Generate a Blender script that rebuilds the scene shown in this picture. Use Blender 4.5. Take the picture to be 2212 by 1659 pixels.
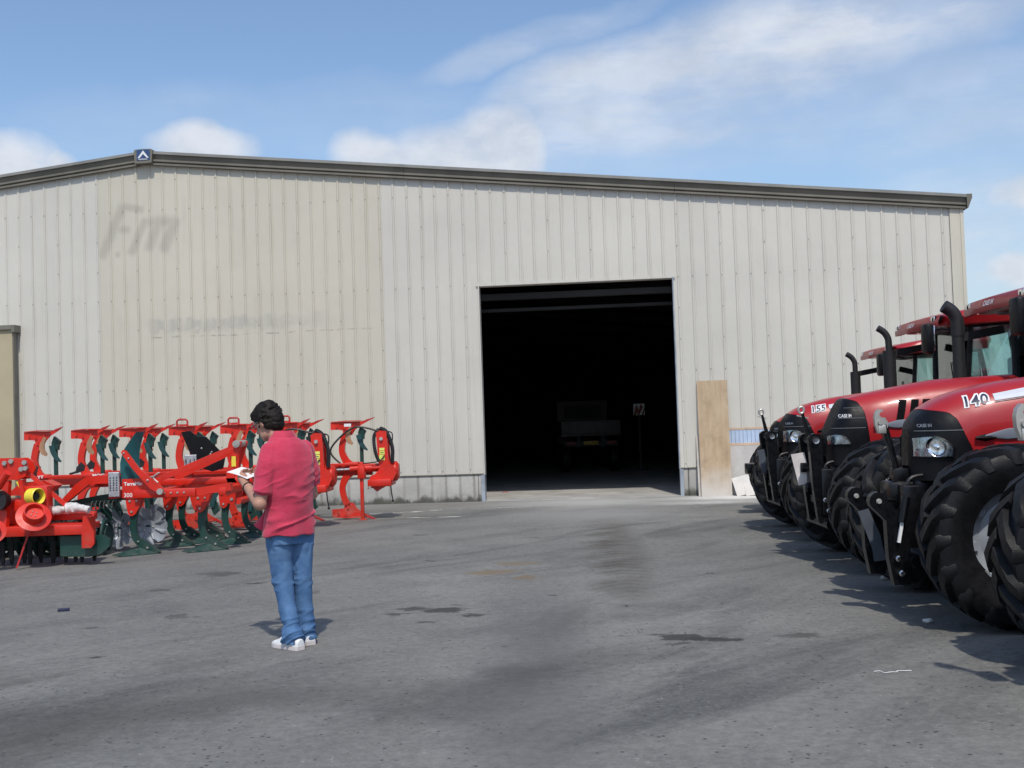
import bpy, bmesh, math, random
import numpy as np
from mathutils import Vector, Matrix, noise, Euler
random.seed(7)
R = math.radians; PI = math.pi
for o in list(bpy.data.objects): bpy.data.objects.remove(o)
scn = bpy.context.scene
col = scn.collection

# ------------------------------------------------------------------ camera
EYE = 1.55; PITCH = .0348; ROLL = .0335; FPX = 2428.0
f = Vector((0, math.cos(PITCH), math.sin(PITCH))); rx = Vector((1, 0, 0)); up = rx.cross(f)
cr = math.cos(ROLL)*rx - math.sin(ROLL)*up; cu = math.sin(ROLL)*rx + math.cos(ROLL)*up
cam = bpy.data.cameras.new('camera'); camo = bpy.data.objects.new('camera', cam); col.objects.link(camo)
cam.sensor_width = 36; cam.lens = FPX/2212*36; cam.clip_end = 3000; cam.clip_start = .05
camo.matrix_world = Matrix(((cr.x, cu.x, -f.x, 0), (cr.y, cu.y, -f.y, 0), (cr.z, cu.z, -f.z, EYE), (0, 0, 0, 1)))
scn.camera = camo

# ------------------------------------------------------------------ light
SUN_EL, SUN_AZ = R(55), R(175)            # azimuth clockwise from +Y: the sun stands behind the camera
SKY, SUN, EXPO = .085, 3.0, 0.
sl = bpy.data.lights.new('sun', 'SUN'); sl.energy = SUN; sl.angle = R(1.4); sl.color = (1, .95, .86)
so = bpy.data.objects.new('sun', sl); col.objects.link(so)
sd = Vector((math.sin(SUN_AZ)*math.cos(SUN_EL), math.cos(SUN_AZ)*math.cos(SUN_EL), math.sin(SUN_EL)))
so.rotation_euler = sd.to_track_quat('Z', 'Y').to_euler(); so.location = (0, -10, 30)
scn.view_settings.view_transform = 'Standard'; scn.view_settings.look = 'None'
scn.view_settings.exposure = EXPO; scn.view_settings.gamma = 1; scn.view_settings.use_curve_mapping = False

# ------------------------------------------------------------------ node helper
class NT:
    def __init__(s, tree): s.t = tree; s.n = tree.nodes; s.l = tree.links
    def new(s, typ, **kw):
        n = s.n.new(typ)
        for k, v in kw.items(): setattr(n, k, v)
        return n
    def set(s, inp, v):
        if v is None: return
        if isinstance(v, bpy.types.NodeSocket): s.l.new(v, inp)
        else: inp.default_value = v
    def m(s, op, a, b=None, c=None, clamp=False):
        n = s.new('ShaderNodeMath', operation=op, use_clamp=clamp)
        s.set(n.inputs[0], a); s.set(n.inputs[1], b); s.set(n.inputs[2], c); return n.outputs[0]
    def vm(s, op, a, b=None, scale=None):
        n = s.new('ShaderNodeVectorMath', operation=op); s.set(n.inputs[0], a); s.set(n.inputs[1], b)
        if scale is not None: s.set(n.inputs[3], scale)
        return n.outputs['Value'] if op in ('DOT_PRODUCT', 'LENGTH', 'DISTANCE') else n.outputs[0]
    def noise(s, v, scale, detail=4, rough=.55, dist=0, dim='3D'):
        n = s.new('ShaderNodeTexNoise', noise_dimensions=dim); s.set(n.inputs['Vector'], v)
        n.inputs['Scale'].default_value = scale; n.inputs['Detail'].default_value = detail
        n.inputs['Roughness'].default_value = rough; n.inputs['Distortion'].default_value = dist
        return n.outputs['Fac']
    def ss(s, v, a, b, c=0., d=1.):
        n = s.new('ShaderNodeMapRange', interpolation_type='SMOOTHSTEP'); s.set(n.inputs[0], v)
        for i, x in enumerate((a, b, c, d)): s.set(n.inputs[i+1], x)
        return n.outputs[0]
    def mix(s, fac, a, b, blend='MIX'):
        n = s.new('ShaderNodeMix', data_type='RGBA', blend_type=blend)
        s.set(n.inputs[0], fac)
        for i, x in ((6, a), (7, b)):
            if not isinstance(x, bpy.types.NodeSocket) and len(x) == 3: x = (*x, 1)
            s.set(n.inputs[i], x)
        return n.outputs[2]
    def xyz(s, v):
        n = s.new('ShaderNodeSeparateXYZ'); s.set(n.inputs[0], v); return n.outputs
    def comb(s, x, y, z=0.):
        n = s.new('ShaderNodeCombineXYZ'); s.set(n.inputs[0], x); s.set(n.inputs[1], y); s.set(n.inputs[2], z); return n.outputs[0]
    def map(s, v, sc=(1, 1, 1), loc=(0, 0, 0), rot=(0, 0, 0)):
        n = s.new('ShaderNodeMapping'); s.set(n.inputs[0], v)
        n.inputs['Location'].default_value = loc; n.inputs['Rotation'].default_value = rot; n.inputs['Scale'].default_value = sc
        return n.outputs[0]

# ------------------------------------------------------------------ sky: Nishita with broken clouds
w = bpy.data.worlds.new('World'); scn.world = w; w.use_nodes = True
N = NT(w.node_tree); N.n.clear()
out = N.new('ShaderNodeOutputWorld'); bg = N.new('ShaderNodeBackground'); bg.inputs[1].default_value = SKY
sky = N.new('ShaderNodeTexSky', sky_type='NISHITA'); sky.sun_disc = False; sky.sun_elevation = SUN_EL; sky.sun_rotation = SUN_AZ
sky.air_density = 1.0; sky.dust_density = 1.2; sky.ozone_density = 1.6
d = N.new('ShaderNodeTexCoord').outputs['Generated']
def pix(x, y): return (f + cr*(x-1106)/FPX - cu*(y-829.5)/FPX).normalized()
def blob(x, y, sx, sy, ang, soft=.9):
    c = pix(x, y); a0 = Vector((0, 0, 1)).cross(c).normalized()*-1; b0 = c.cross(a0)*-1
    if b0.z < 0: b0 = -b0
    a0 = a0 if a0.x > 0 else -a0
    a = a0*math.cos(ang)+b0*math.sin(ang); b = -a0*math.sin(ang)+b0*math.cos(ang)
    u = N.m('MULTIPLY', N.vm('DOT_PRODUCT', N.vm('SUBTRACT', dw, tuple(c)), tuple(a)), FPX/sx)
    v = N.m('MULTIPLY', N.vm('DOT_PRODUCT', N.vm('SUBTRACT', dw, tuple(c)), tuple(b)), FPX/sy)
    r2 = N.m('ADD', N.m('MULTIPLY', u, u), N.m('MULTIPLY', v, v))
    return N.m('MULTIPLY', N.ss(r2, 1.0, 1-soft), N.ss(N.vm('DOT_PRODUCT', d, tuple(c)), .2, .4))
warp = N.new('ShaderNodeTexNoise'); N.set(warp.inputs['Vector'], d); warp.inputs['Scale'].default_value = 9; warp.inputs['Detail'].default_value = 6
dw = N.vm('ADD', d, N.vm('SCALE', N.vm('SUBTRACT', warp.outputs['Color'], (.5, .5, .5)), None, .06))
n1 = N.noise(N.map(d, (1, 1, 2.2)), 5.0, 8, .58)
n2 = N.noise(N.map(d, (1, 1, 1.6)), 16.0, 7, .6)
streak = N.noise(N.map(d, (3, 3, 14), (0, 0, 0), (0, R(22), 0)), 3.0, 6, .6)
tex = N.ss(N.m('ADD', N.m('MULTIPLY', n1, .6), N.m('MULTIPLY', streak, .4)), .36, .66)
veil = None
for args, k in (((1600, 150, 820, 170, R(13), 1.0), .78), ((1780, 70, 480, 110, R(8), 1.0), .98), ((1300, 165, 380, 100, R(14), 1.0), .8), ((1150, 85, 330, 50, R(14), 1.0), .4),
                ((2150, 230, 380, 150, R(0), 1.0), .4), ((2100, 500, 340, 200, R(0), 1.0), .6), ((1450, 260, 900, 170, R(6), 1.), .36), ((600, 260, 700, 110, R(4), 1.), .22)):
    b = N.m('MULTIPLY', blob(*args), k); veil = b if veil is None else N.m('MAXIMUM', veil, b)
cum = None
for args in ((985, 335, 260, 105, 0, 1.), (1060, 300, 150, 95, 0, 1.), (1120, 325, 95, 80, 0, 1.), (425, 325, 130, 62, 0, .9), (40, 350, 120, 75, 0, 1.), (120, 350, 60, 42, 0, 1.),
             (2195, 410, 70, 48, 0, 1.), (2190, 580, 80, 45, 0, 1.0), (820, 320, 130, 60, 0, 1.)):
    b = blob(*args); cum = b if cum is None else N.m('MAXIMUM', cum, b)
cum = N.m('MULTIPLY', cum, N.ss(n2, .25, .6, .72, 1.))
veil = N.m('MULTIPLY', veil, N.ss(tex, 0., 1., .45, 1.))
dz = N.xyz(d)[2]
gen = N.m('MULTIPLY', N.ss(n1, .5, .78), N.ss(N.xyz(d)[1], .75, .35  , 0., .4))     # the same broken cloud goes on round the sky
haze_ = N.ss(dz, .3, .0, 0., .42)
cov = N.m('MAXIMUM', N.m('MAXIMUM', veil, cum), gen, clamp=True)
shade = N.ss(n2, .3, .7, .88, 1.05)
cc = N.vm('SCALE', (8.5, 9.0, 9.9), None, shade)
base = N.vm('MULTIPLY', sky.outputs[0], (1.72, 1.82, 1.90))
base = N.mix(haze_, base, (4.9, 6.2, 7.6))
N.l.new(N.mix(N.m('MULTIPLY', cov, .95), base, cc), bg.inputs[0]); N.l.new(bg.outputs[0], out.inputs[0])

# ------------------------------------------------------------------ materials
def mat(name, base, rough=.5, metal=0., var=.06, vscale=4., bump=0., bscale=60., coat=0., spec=None, dust=None, dustz=(.1, .7)):
    m = bpy.data.materials.new(name); m.use_nodes = True; n = NT(m.node_tree); b = n.n['Principled BSDF']
    tc = n.new('ShaderNodeTexCoord').outputs['Object']
    c = (*base, 1)
    if var:
        nz = n.noise(tc, vscale, 5, .6)
        k = n.ss(nz, .25, .75, 1-var*2.2, 1+var*1.3)
        c = n.vm('SCALE', tuple(base), None, k)
    if dust:
        geo = n.new('ShaderNodeNewGeometry').outputs['Position']
        z = n.xyz(geo)[2]; dn = n.noise(geo, 9, 6, .65)
        fac = n.m('MULTIPLY', n.ss(z, dustz[1], dustz[0]), n.ss(dn, .35, .75, 0, .75))
        c = n.mix(fac, c if isinstance(c, bpy.types.NodeSocket) else base, dust)
    n.set(b.inputs['Base Color'], c)
    b.inputs['Metallic'].default_value = metal; b.inputs['Coat Weight'].default_value = coat; b.inputs['Coat Roughness'].default_value = .08
    if spec is not None: b.inputs['Specular IOR Level'].default_value = spec
    rn = n.noise(tc, vscale*2.3, 4, .6); n.set(b.inputs['Roughness'], n.ss(rn, .2, .8, max(.03, rough-.08), min(1, rough+.12)))
    if bump:
        bp = n.new('ShaderNodeBump'); bp.inputs['Strength'].default_value = bump; bp.inputs['Distance'].default_value = .01
        n.set(bp.inputs['Height'], n.noise(tc, bscale, 5, .6)); n.l.new(bp.outputs[0], b.inputs['Normal'])
    return m
def glassmat(name, tint, refl=.5):
    m = bpy.data.materials.new(name); m.use_nodes = True; n = NT(m.node_tree); n.n.clear()
    o = n.new('ShaderNodeOutputMaterial'); t = n.new('ShaderNodeBsdfTransparent'); t.inputs[0].default_value = (*tint, 1)
    g = n.new('ShaderNodeBsdfGlossy'); g.inputs['Roughness'].default_value = .03; g.inputs[0].default_value = (.95, 1, .98, 1)
    fr = n.new('ShaderNodeFresnel'); fr.inputs[0].default_value = 1.5
    mx = n.new('ShaderNodeMixShader'); n.set(mx.inputs[0], n.m('ADD', fr.outputs[0], refl*.12)); n.l.new(t.outputs[0], mx.inputs[1]); n.l.new(g.outputs[0], mx.inputs[2])
    n.l.new(mx.outputs[0], o.inputs[0]); return m
M = dict(
    red=mat('tractor_red_paint', (.38, .012, .015), .38, coat=.28, var=.05, vscale=2),
    orange=mat('implement_red_paint', (.62, .019, .006), .40, coat=.1, var=.07, vscale=5, dust=(.24, .12, .085), dustz=(.0, .6)),
    darkred=mat('handle_red_paint', (.42, .022, .02), .45),
    green=mat('dark_green_paint', (.008, .046, .038), .4, var=.1, dust=(.09, .10, .085), dustz=(-.05, .35)),
    teal=mat('blue_green_paint', (.017, .066, .07), .4, var=.1),
    black=mat('black_plastic', (.006, .006, .0075), .42, var=.15, vscale=9, spec=.22),
    blackpaint=mat('black_enamel', (.004, .004, .0055), .3, var=.2, vscale=12, spec=.35),
    matblack=mat('matt_black', (.012, .012, .0135), .6, var=.15),
    rubber=mat('tyre_rubber', (.006, .006, .0075), .5, var=.3, vscale=7, bump=.25, bscale=90, spec=.28, dust=(.04, .037, .034), dustz=(-.1, .15)),
    rim=mat('rim_silver_paint', (.33, .36, .40), .42, metal=.25, var=.08),
    steel=mat('bright_steel', (.62, .62, .62), .24, metal=1., var=.08),
    galv=mat('galvanised_steel', (.55, .58, .60), .42, metal=.75, var=.15, vscale=18),
    disc=mat('grey_disc_paint', (.33, .36, .40), .45, metal=.2, var=.14, vscale=7),
    zinc=mat('cast_zinc', (.50, .48, .44), .4, metal=.6, var=.1),
    greyplate=mat('blue_grey_plate', (.10, .115, .14), .35, metal=.2, var=.08),
    silverdec=mat('silver_decal', (.20, .22, .26), .75, metal=.0, var=.02, spec=.15),
    white=mat('white_print', (.78, .78, .78), .5, var=.02),
    ventblack=mat('vent_black', (.008, .008, .009), .95, spec=.05),
    stripe=mat('pale_stripe_print', (.55, .58, .64), .5, var=.02),
    navy=mat('navy_print', (.018, .022, .06), .4, var=0),
    yellow=mat('yellow_sticker', (.80, .66, .06), .5, var=.03),
    limey=mat('lime_sticker', (.72, .80, .16), .5, var=.03),
    plate=mat('number_plate_yellow', (.45, .29, .03), .5, var=.03),
    tan=mat('bare_tan_steel', (.40, .22, .12), .5, var=.12),
    glass=glassmat('cab_glass', (.82, .93, .92), 1.3),
    lampback=mat('lamp_silver', (.6, .62, .64), .22, metal=.7, var=.3, vscale=25),
    chrome=mat('lamp_reflector', (.9, .9, .92), .1, metal=1., var=.25, vscale=40),
    lens=glassmat('lamp_lens', (.97, .98, 1), .9),
    seat=mat('seat_fabric', (.30, .34, .37), .85, var=.1),
    trim=mat('cab_trim', (.16, .17, .18), .8, var=.1),
    fascia=mat('brown_fascia_steel', (.165, .152, .122), .5, var=.1, vscale=1.5),
    fasciatop=mat('fascia_cap_steel', (.24, .235, .215), .45, var=.1, vscale=1.5),
    jamb=mat('blue_grey_jamb', (.36, .40, .45), .45, metal=.3, var=.12),
    skin=mat('skin', (.46, .25, .18), .5, var=.08, vscale=14, spec=.35),
    hair=mat('dark_hair', (.012, .008, .006), .6, var=.4, vscale=45, bump=.6, bscale=55, spec=.25),
    sneaker=mat('white_leather', (.72, .73, .74), .5, var=.06, vscale=30),
    paper=mat('paper', (.86, .86, .87), .7, var=.02),
    sole=mat('shoe_sole', (.62, .56, .55), .7),
    hose=mat('black_hose', (.012, .012, .013), .45, var=.1),
    pinkplate=mat('pale_pink_label', (.74, .68, .67), .35, var=.12),
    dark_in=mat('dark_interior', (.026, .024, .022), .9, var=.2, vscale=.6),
    truckred=mat('dull_dark_paint', (.06, .03, .028), .5),
    board=mat('grey_dropside', (.085, .085, .08), .55, var=.1),
    rwboard=mat('red_hazard_print', (.22, .03, .02), .5), 
)

# ------------------------------------------------------------------ mesh builder
class MB:
    def __init__(s): s.v = []; s.f = []
    def add(s, vs, fs):
        k = len(s.v); s.v += [tuple(v) for v in vs]; s.f += [tuple(i+k for i in q) for q in fs]; return s
    def box(s, x0, x1, y0, y1, z0, z1, mtx=None):
        vs = [Vector((x, y, z)) for x in (x0, x1) for y in (y0, y1) for z in (z0, z1)]
        if mtx: vs = [mtx @ v for v in vs]
        return s.add(vs, [(0, 1, 3, 2), (4, 6, 7, 5), (0, 4, 5, 1), (2, 3, 7, 6), (0, 2, 6, 4), (1, 5, 7, 3)])
    def bev(s, x0, x1, y0, y1, z0, z1, b=.01, mtx=None):
        bm = bmesh.new(); bmesh.ops.create_cube(bm, size=1)
        for v in bm.verts: v.co = Vector(((x0+x1)/2+v.co.x*(x1-x0), (y0+y1)/2+v.co.y*(y1-y0), (z0+z1)/2+v.co.z*(z1-z0)))
        bmesh.ops.bevel(bm, geom=bm.edges[:], offset=b, segments=2, affect='EDGES', profile=.5)
        bm.verts.index_update(); vs = [(mtx @ v.co if mtx else v.co.copy()) for v in bm.verts]; fs = [[v.index for v in q.verts] for q in bm.faces]
        bm.free(); return s.add(vs, fs)
    def prism(s, pts, y0, y1, fn=None):        # polygon in XZ pushed along Y
        n = len(pts); vs = [Vector((x, y0, z)) for x, z in pts] + [Vector((x, y1, z)) for x, z in pts]
        if fn: vs = [fn(v) for v in vs]
        return s.add(vs, [tuple(range(n)), tuple(range(2*n-1, n-1, -1))] + [(i, i+n, (i+1) % n+n, (i+1) % n) for i in range(n)])
    def bar(s, p, q, w, h=None, up=Vector((0, 0, 1))):
        p, q = Vector(p), Vector(q); h = h or w; t = (q-p).normalized()
        a = t.cross(up); a = a.normalized() if a.length > 1e-4 else Vector((1, 0, 0)); b = a.cross(t)
        vs = [e + a*sx*w/2 + b*sz*h/2 for e in (p, q) for sx, sz in ((-1, -1), (1, -1), (1, 1), (-1, 1))]
        return s.add(vs, [(3, 2, 1, 0), (4, 5, 6, 7)] + [(i, (i+1) % 4, (i+1) % 4+4, i+4) for i in range(4)])
    def tube(s, path, r, n=8, closed=False):
        P = [Vector(p) for p in path]; m = len(P); rs = r if isinstance(r, (list, tuple)) else [r]*m
        k = len(s.v); pa = None
        for i, p in enumerate(P):
            if closed: t = P[(i+1) % m]-P[i-1]
            else: t = P[min(i+1, m-1)]-P[max(i-1, 0)]
            t.normalize()
            if pa is None: pa = t.cross(Vector((0, 0, 1))) if abs(t.z) < .9 else t.cross(Vector((1, 0, 0)))
            pa = (pa - t*pa.dot(t)).normalized(); b = t.cross(pa)
            for j in range(n):
                g = 2*PI*j/n; s.v.append(tuple(p + (pa*math.cos(g)+b*math.sin(g))*rs[i]))
        for i in range(m if closed else m-1):
            for j in range(n):
                a, b2 = k+i*n, k+((i+1) % m)*n
                s.f.append((a+j, a+(j+1) % n, b2+(j+1) % n, b2+j))
        if not closed: s.f.append(tuple(k+j for j in range(n-1, -1, -1))); s.f.append(tuple(k+(m-1)*n+j for j in range(n)))
        return s
    def lathe(s, prof, n=24, axis='y', mtx=None):   # prof: (r, h) pairs
        vs = []; m = len(prof)
        for j in range(n):
            g = 2*PI*j/n
            for r, h in prof:
                v = {'y': Vector((r*math.cos(g), h, r*math.sin(g))), 'z': Vector((r*math.cos(g), r*math.sin(g), h)), 'x': Vector((h, r*math.cos(g), r*math.sin(g)))}[axis]
                vs.append(mtx @ v if mtx else v)
        return s.add(vs, [(j*m+i, j*m+i+1, ((j+1) % n)*m+i+1, ((j+1) % n)*m+i) for j in range(n) for i in range(m-1)])
    def ball(s, c, r, n=12, sc=(1, 1, 1), mtx=None):
        bm = bmesh.new(); bmesh.ops.create_uvsphere(bm, u_segments=n, v_segments=max(6, n*2//3), radius=1)
        bm.verts.index_update(); vs = []
        for v in bm.verts:
            q = Vector((v.co.x*r*sc[0], v.co.y*r*sc[1], v.co.z*r*sc[2]))
            if mtx: q = mtx @ q
            vs.append(q+Vector(c))
        fs = [[v.index for v in q.verts] for q in bm.faces]; bm.free(); return s.add(vs, fs)
    def bolt(s, c, r=.014, h=.012, axis='y'):
        sg = -h; n = 6; vs = []
        for hh in (0, sg):
            for j in range(n):
                g = 2*PI*j/n; a, b = r*math.cos(g), r*math.sin(g)
                vs.append(Vector(c)+({'y': Vector((a, hh, b)), 'x': Vector((hh, a, b))}[axis]))
        return s.add(vs, [tuple(range(n)), tuple(range(2*n-1, n-1, -1))]+[(i, i+n, (i+1) % n+n, (i+1) % n) for i in range(n)])
    def mesh(s, name, m=None, smooth=None):
        me = bpy.data.meshes.new(name); me.from_pydata(s.v, [], s.f); me.validate()
        bm = bmesh.new(); bm.from_mesh(me); bmesh.ops.recalc_face_normals(bm, faces=bm.faces[:]); bm.to_mesh(me); bm.free()
        if m: me.materials.append(m)
        if smooth is not None:
            me.shade_smooth(); me.set_sharp_from_angle(angle=R(smooth))
        return me
    def build(s, name, m, parent=None, smooth=35):
        return link(name, s.mesh(name, m, smooth), parent)
def link(name, me, parent=None):
    o = bpy.data.objects.new(name, me); col.objects.link(o); o.parent = parent; return o
def tag(o, label=None, cat=None, group=None, kind=None):
    for k, v in (('label', label), ('category', cat), ('group', group), ('kind', kind)):
        if v: o[k] = v
    return o
def empty(name, loc, rz=0., label=None, cat=None, group=None):
    o = bpy.data.objects.new(name, None); col.objects.link(o); o.location = loc; o.rotation_euler = (0, 0, rz); o.empty_display_size = .3
    return tag(o, label, cat, group)
def copy_to(o, parent, loc=None, rot=None, name=None):
    c = o.copy(); col.objects.link(c); c.parent = parent
    if loc is not None: c.location = loc
    if rot is not None: c.rotation_euler = rot
    for ch in [x for x in bpy.data.objects if x.parent == o]: copy_to(ch, c)
    return c
def text_mb(txt, size, bold=0., shear=0., extrude=0., spacing=1., fine=0.):
    cu_ = bpy.data.curves.new('t', 'FONT'); cu_.body = txt; cu_.size = size; cu_.offset = bold; cu_.shear = shear; cu_.extrude = extrude
    cu_.space_character = spacing; cu_.resolution_u = 3
    o = bpy.data.objects.new('t', cu_); col.objects.link(o)
    dg = bpy.context.evaluated_depsgraph_get(); me = o.evaluated_get(dg).to_mesh()
    vs = [v.co.copy() for v in me.vertices]; fs = [tuple(p.vertices) for p in me.polygons]
    o.evaluated_get(dg).to_mesh_clear(); bpy.data.objects.remove(o); bpy.data.curves.remove(cu_)
    if fine:                                   # small faces, so that letters follow a curved panel
        bm = bmesh.new(); vv = [bm.verts.new(v) for v in vs]
        for q in fs:
            try: bm.faces.new([vv[k] for k in q])
            except ValueError: pass
        bmesh.ops.triangulate(bm, faces=bm.faces[:])
        for _ in range(6):
            lg = [e for e in bm.edges if e.calc_length() > fine]
            if not lg: break
            bmesh.ops.subdivide_edges(bm, edges=lg, cuts=1); bmesh.ops.triangulate(bm, faces=[q for q in bm.faces if len(q.verts) > 3])
        bm.verts.index_update(); vs = [v.co.copy() for v in bm.verts]; fs = [tuple(v.index for v in q.verts) for q in bm.faces]; bm.free()
    return vs, fs
def decal(txt, size, fn, **kw):                 # letters laid on a surface; fn maps (u, v) to a point
    vs, fs = text_mb(txt, size, **kw); b = MB(); b.add([fn(v.x, v.y) for v in vs], fs); return b
def arc(cx, cz, r, a0, a1, n): return [(cx+r*math.cos(R(a0+(a1-a0)*i/n)), cz+r*math.sin(R(a0+(a1-a0)*i/n))) for i in range(n+1)]
def spline(pts, n=6):
    P = [Vector(p) for p in pts]; o = []
    for i in range(len(P)-1):
        a, b, c, e = P[max(i-1, 0)], P[i], P[i+1], P[min(i+2, len(P)-1)]
        for k in range(n):
            t = k/n; o.append(.5*((2*b)+(c-a)*t+(2*a-5*b+4*c-e)*t*t+(3*b-a-3*c+e)*t**3))
    o.append(P[-1]); return o
def ribbon(pts, wid, y0, y1, fn=None):          # a curved flat bar in XZ with widths, thick in Y
    P = [Vector((p[0], 0, p[1])) for p in pts]; P = spline(P, 4); m = len(P)
    ws = [np.interp(i/(m-1), np.linspace(0, 1, len(wid)), wid) for i in range(m)]
    b = MB(); L = []; Rr = []
    for i, p in enumerate(P):
        t = (P[min(i+1, m-1)]-P[max(i-1, 0)]).normalized(); nn = Vector((-t.z, 0, t.x))
        L.append(p+nn*ws[i]/2); Rr.append(p-nn*ws[i]/2)
    vs = []
    for i in range(m):
        for q in (L[i], Rr[i]):
            for y in (y0, y1): vs.append(Vector((q.x, y, q.z)))
    if fn: vs = [fn(v) for v in vs]
    fs = [(0, 1, 3, 2), (4*(m-1), 4*(m-1)+2, 4*(m-1)+3, 4*(m-1)+1)]
    for i in range(m-1):
        a, c = 4*i, 4*i+4
        fs += [(a, a+2, c+2, c), (a+1, c+1, c+3, a+3), (a, c, c+1, a+1), (a+2, a+3, c+3, c+2)]
    return b.add(vs, fs)

# ------------------------------------------------------------------ ground: worn asphalt yard
gm = bpy.data.materials.new('worn_asphalt'); gm.use_nodes = True; n = NT(gm.node_tree); b = n.n['Principled BSDF']
P = n.new('ShaderNodeTexCoord').outputs['Object']
big = n.noise(P, .16, 4, .55); mid = n.noise(P, 1.1, 6, .62); fine = n.noise(P, 38, 4, .7)
lng = n.noise(n.map(n.map(P, rot=(0, 0, R(-47))), (.38, 1.5, 1)), .6, 6, .65, .8)
c = n.mix(n.ss(big, .3, .7), (.152, .150, .139), (.222, .215, .197))
c = n.mix(n.ss(mid, .35, .72, 0, .55), c, (.122, .122, .116))
c = n.mix(n.ss(lng, .47, .70, 0, .85), c, (.080, .080, .076))
grit = n.noise(P, 14, 5, .75)
c = n.vm('SCALE', c, None, n.ss(grit, .25, .75, .78, 1.22))
c = n.mix(n.ss(fine, .45, .8, 0, .4), c, (.30, .295, .285))
vor = n.new('ShaderNodeTexVoronoi'); n.set(vor.inputs['Vector'], P); vor.inputs['Scale'].default_value = 17
c = n.mix(n.m('MULTIPLY', n.ss(vor.outputs['Distance'], .21, .13), n.ss(n.noise(P, 5, 3), .46, .58, 0, .9)), c, (.035, .035, .035))
v2 = n.new('ShaderNodeTexVoronoi'); n.set(v2.inputs['Vector'], P); v2.inputs['Scale'].default_value = 15
c = n.mix(n.m('MULTIPLY', n.ss(v2.outputs['Distance'], .13, .08), n.ss(n.noise(P, 7, 2), .55, .64, 0, .8)), c, (.34, .33, .31))
wp = n.vm('ADD', P, n.vm('SCALE', n.vm('SUBTRACT', n.new('ShaderNodeTexNoise').outputs['Color'], (.5, .5, .5)), None, 0.))
wn = n.new('ShaderNodeTexNoise'); n.set(wn.inputs['Vector'], P); wn.inputs['Scale'].default_value = 3.2; wn.inputs['Detail'].default_value = 6
wn2 = n.new('ShaderNodeTexNoise'); n.set(wn2.inputs['Vector'], P); wn2.inputs['Scale'].default_value = 13; wn2.inputs['Detail'].default_value = 6; wn2.inputs['Roughness'].default_value = .7
wp = n.vm('ADD', P, n.vm('ADD', n.vm('SCALE', n.vm('SUBTRACT', wn.outputs['Color'], (.5, .5, .5)), None, .6), n.vm('SCALE', n.vm('SUBTRACT', wn2.outputs['Color'], (.5, .5, .5)), None, .28)))
def stain(c, cx, cy, sx, sy, colr, k, ang=0., soft=.6, src=None):
    q = n.xyz(n.map(n.vm('SUBTRACT', src or wp, (cx, cy, 0)), (1, 1, 1), rot=(0, 0, -ang)))
    u = n.m('DIVIDE', q[0], sx); v = n.m('DIVIDE', q[1], sy)
    r = n.m('SQRT', n.m('ADD', n.m('MULTIPLY', u, u), n.m('MULTIPLY', v, v)))
    return n.mix(n.ss(r, 1., 1-soft, 0, k), c, colr)
wn3 = n.new('ShaderNodeTexNoise'); n.set(wn3.inputs['Vector'], P); wn3.inputs['Scale'].default_value = 7; wn3.inputs['Detail'].default_value = 7; wn3.inputs['Roughness'].default_value = .72
wq = n.vm('ADD', P, n.vm('SCALE', n.vm('SUBTRACT', wn3.outputs['Color'], (.5, .5, .5)), None, .42))
oil = (.034, .032, .029); mud = (.185, .135, .082); dustc = (.50, .485, .46)
for a in ((-2.6, 5.9, 2.4, .8, oil, .55, .8, 1.), (-.2, 6.6, 1.6, .5, oil, .4, .9, 1.), (-3.6, 7.0, 1.2, .4, oil, .35, .7, 1.), (.35, 8.8, 1.4, .35, oil, .35, 1.35, 1.), 
          (-3.25, 12.45, .35, .28, oil, .6, 0, .5), (-.25, 11.85, .42, .26, mud, .85, .1, .8), (.05, 11.35, .22, .2, mud, .8, 0, .7), (.0, 12.5, .3, .25, mud, .6, 0, .6), (.05, 7.0, .35, .35, oil, .45, 0, .9), (-2.2, 7.6, .5, .3, oil, .3, 0, .9),
          (-2.9, 9.6, .16, .14, oil, .5, 0, .5), (-3.6, 11.3, .14, .15, oil, .5, 0, .5), (-2.0, 10.8, .1, .12, oil, .4, 0, .5), (-1.3, 6.6, 1.3, .55, oil, .35, .15, 1.), (.6, 7.5, .8, .5, oil, .25, 0, 1.), (-3.1, 6.3, 1.0, .5, oil, .3, 0, 1.)):
    c = stain(c, *a)
for a in ((-.62, 9.50, .23, .17, .85), (-.90, 9.62, .17, .09, .75), (-1.0, 9.40, .18, .07, .7), (-.40, 9.22, .13, .10, .8), (-.72, 8.95, .09, .06, .7), (-.55, 9.75, .1, .06, .5),
          (1.14, 7.99, .19, .14, .85), (1.42, 7.87, .15, .10, .85), (1.00, 8.13, .12, .06, .7), (1.08, 7.80, .13, .06, .65), (1.27, 7.93, .14, .08, .8), (1.95, 7.92, .17, .12, .6), (.75, 8.1, .07, .03, .5)):
    c = stain(c, a[0], a[1], a[2], a[3], oil, a[4], 0, .45, wq)
for a in ((-3.5, 9.2, .08, .04), (-1.9, 9.0, .06, .03), (.3, 10.1, .09, .04), (-2.7, 11.6, .12, .06), (-.1, 7.9, .05, .03), (.9, 9.4, .05, .025), (-3.0, 8.0, .09, .03), (1.9, 11.2, .08, .05), (-1.0, 13.0, .12, .05), (.2, 15.2, .14, .05), (-1.4, 16.1, .16, .05)):
    c = stain(c, *a, oil, .8, 0, .4, wq)
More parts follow.
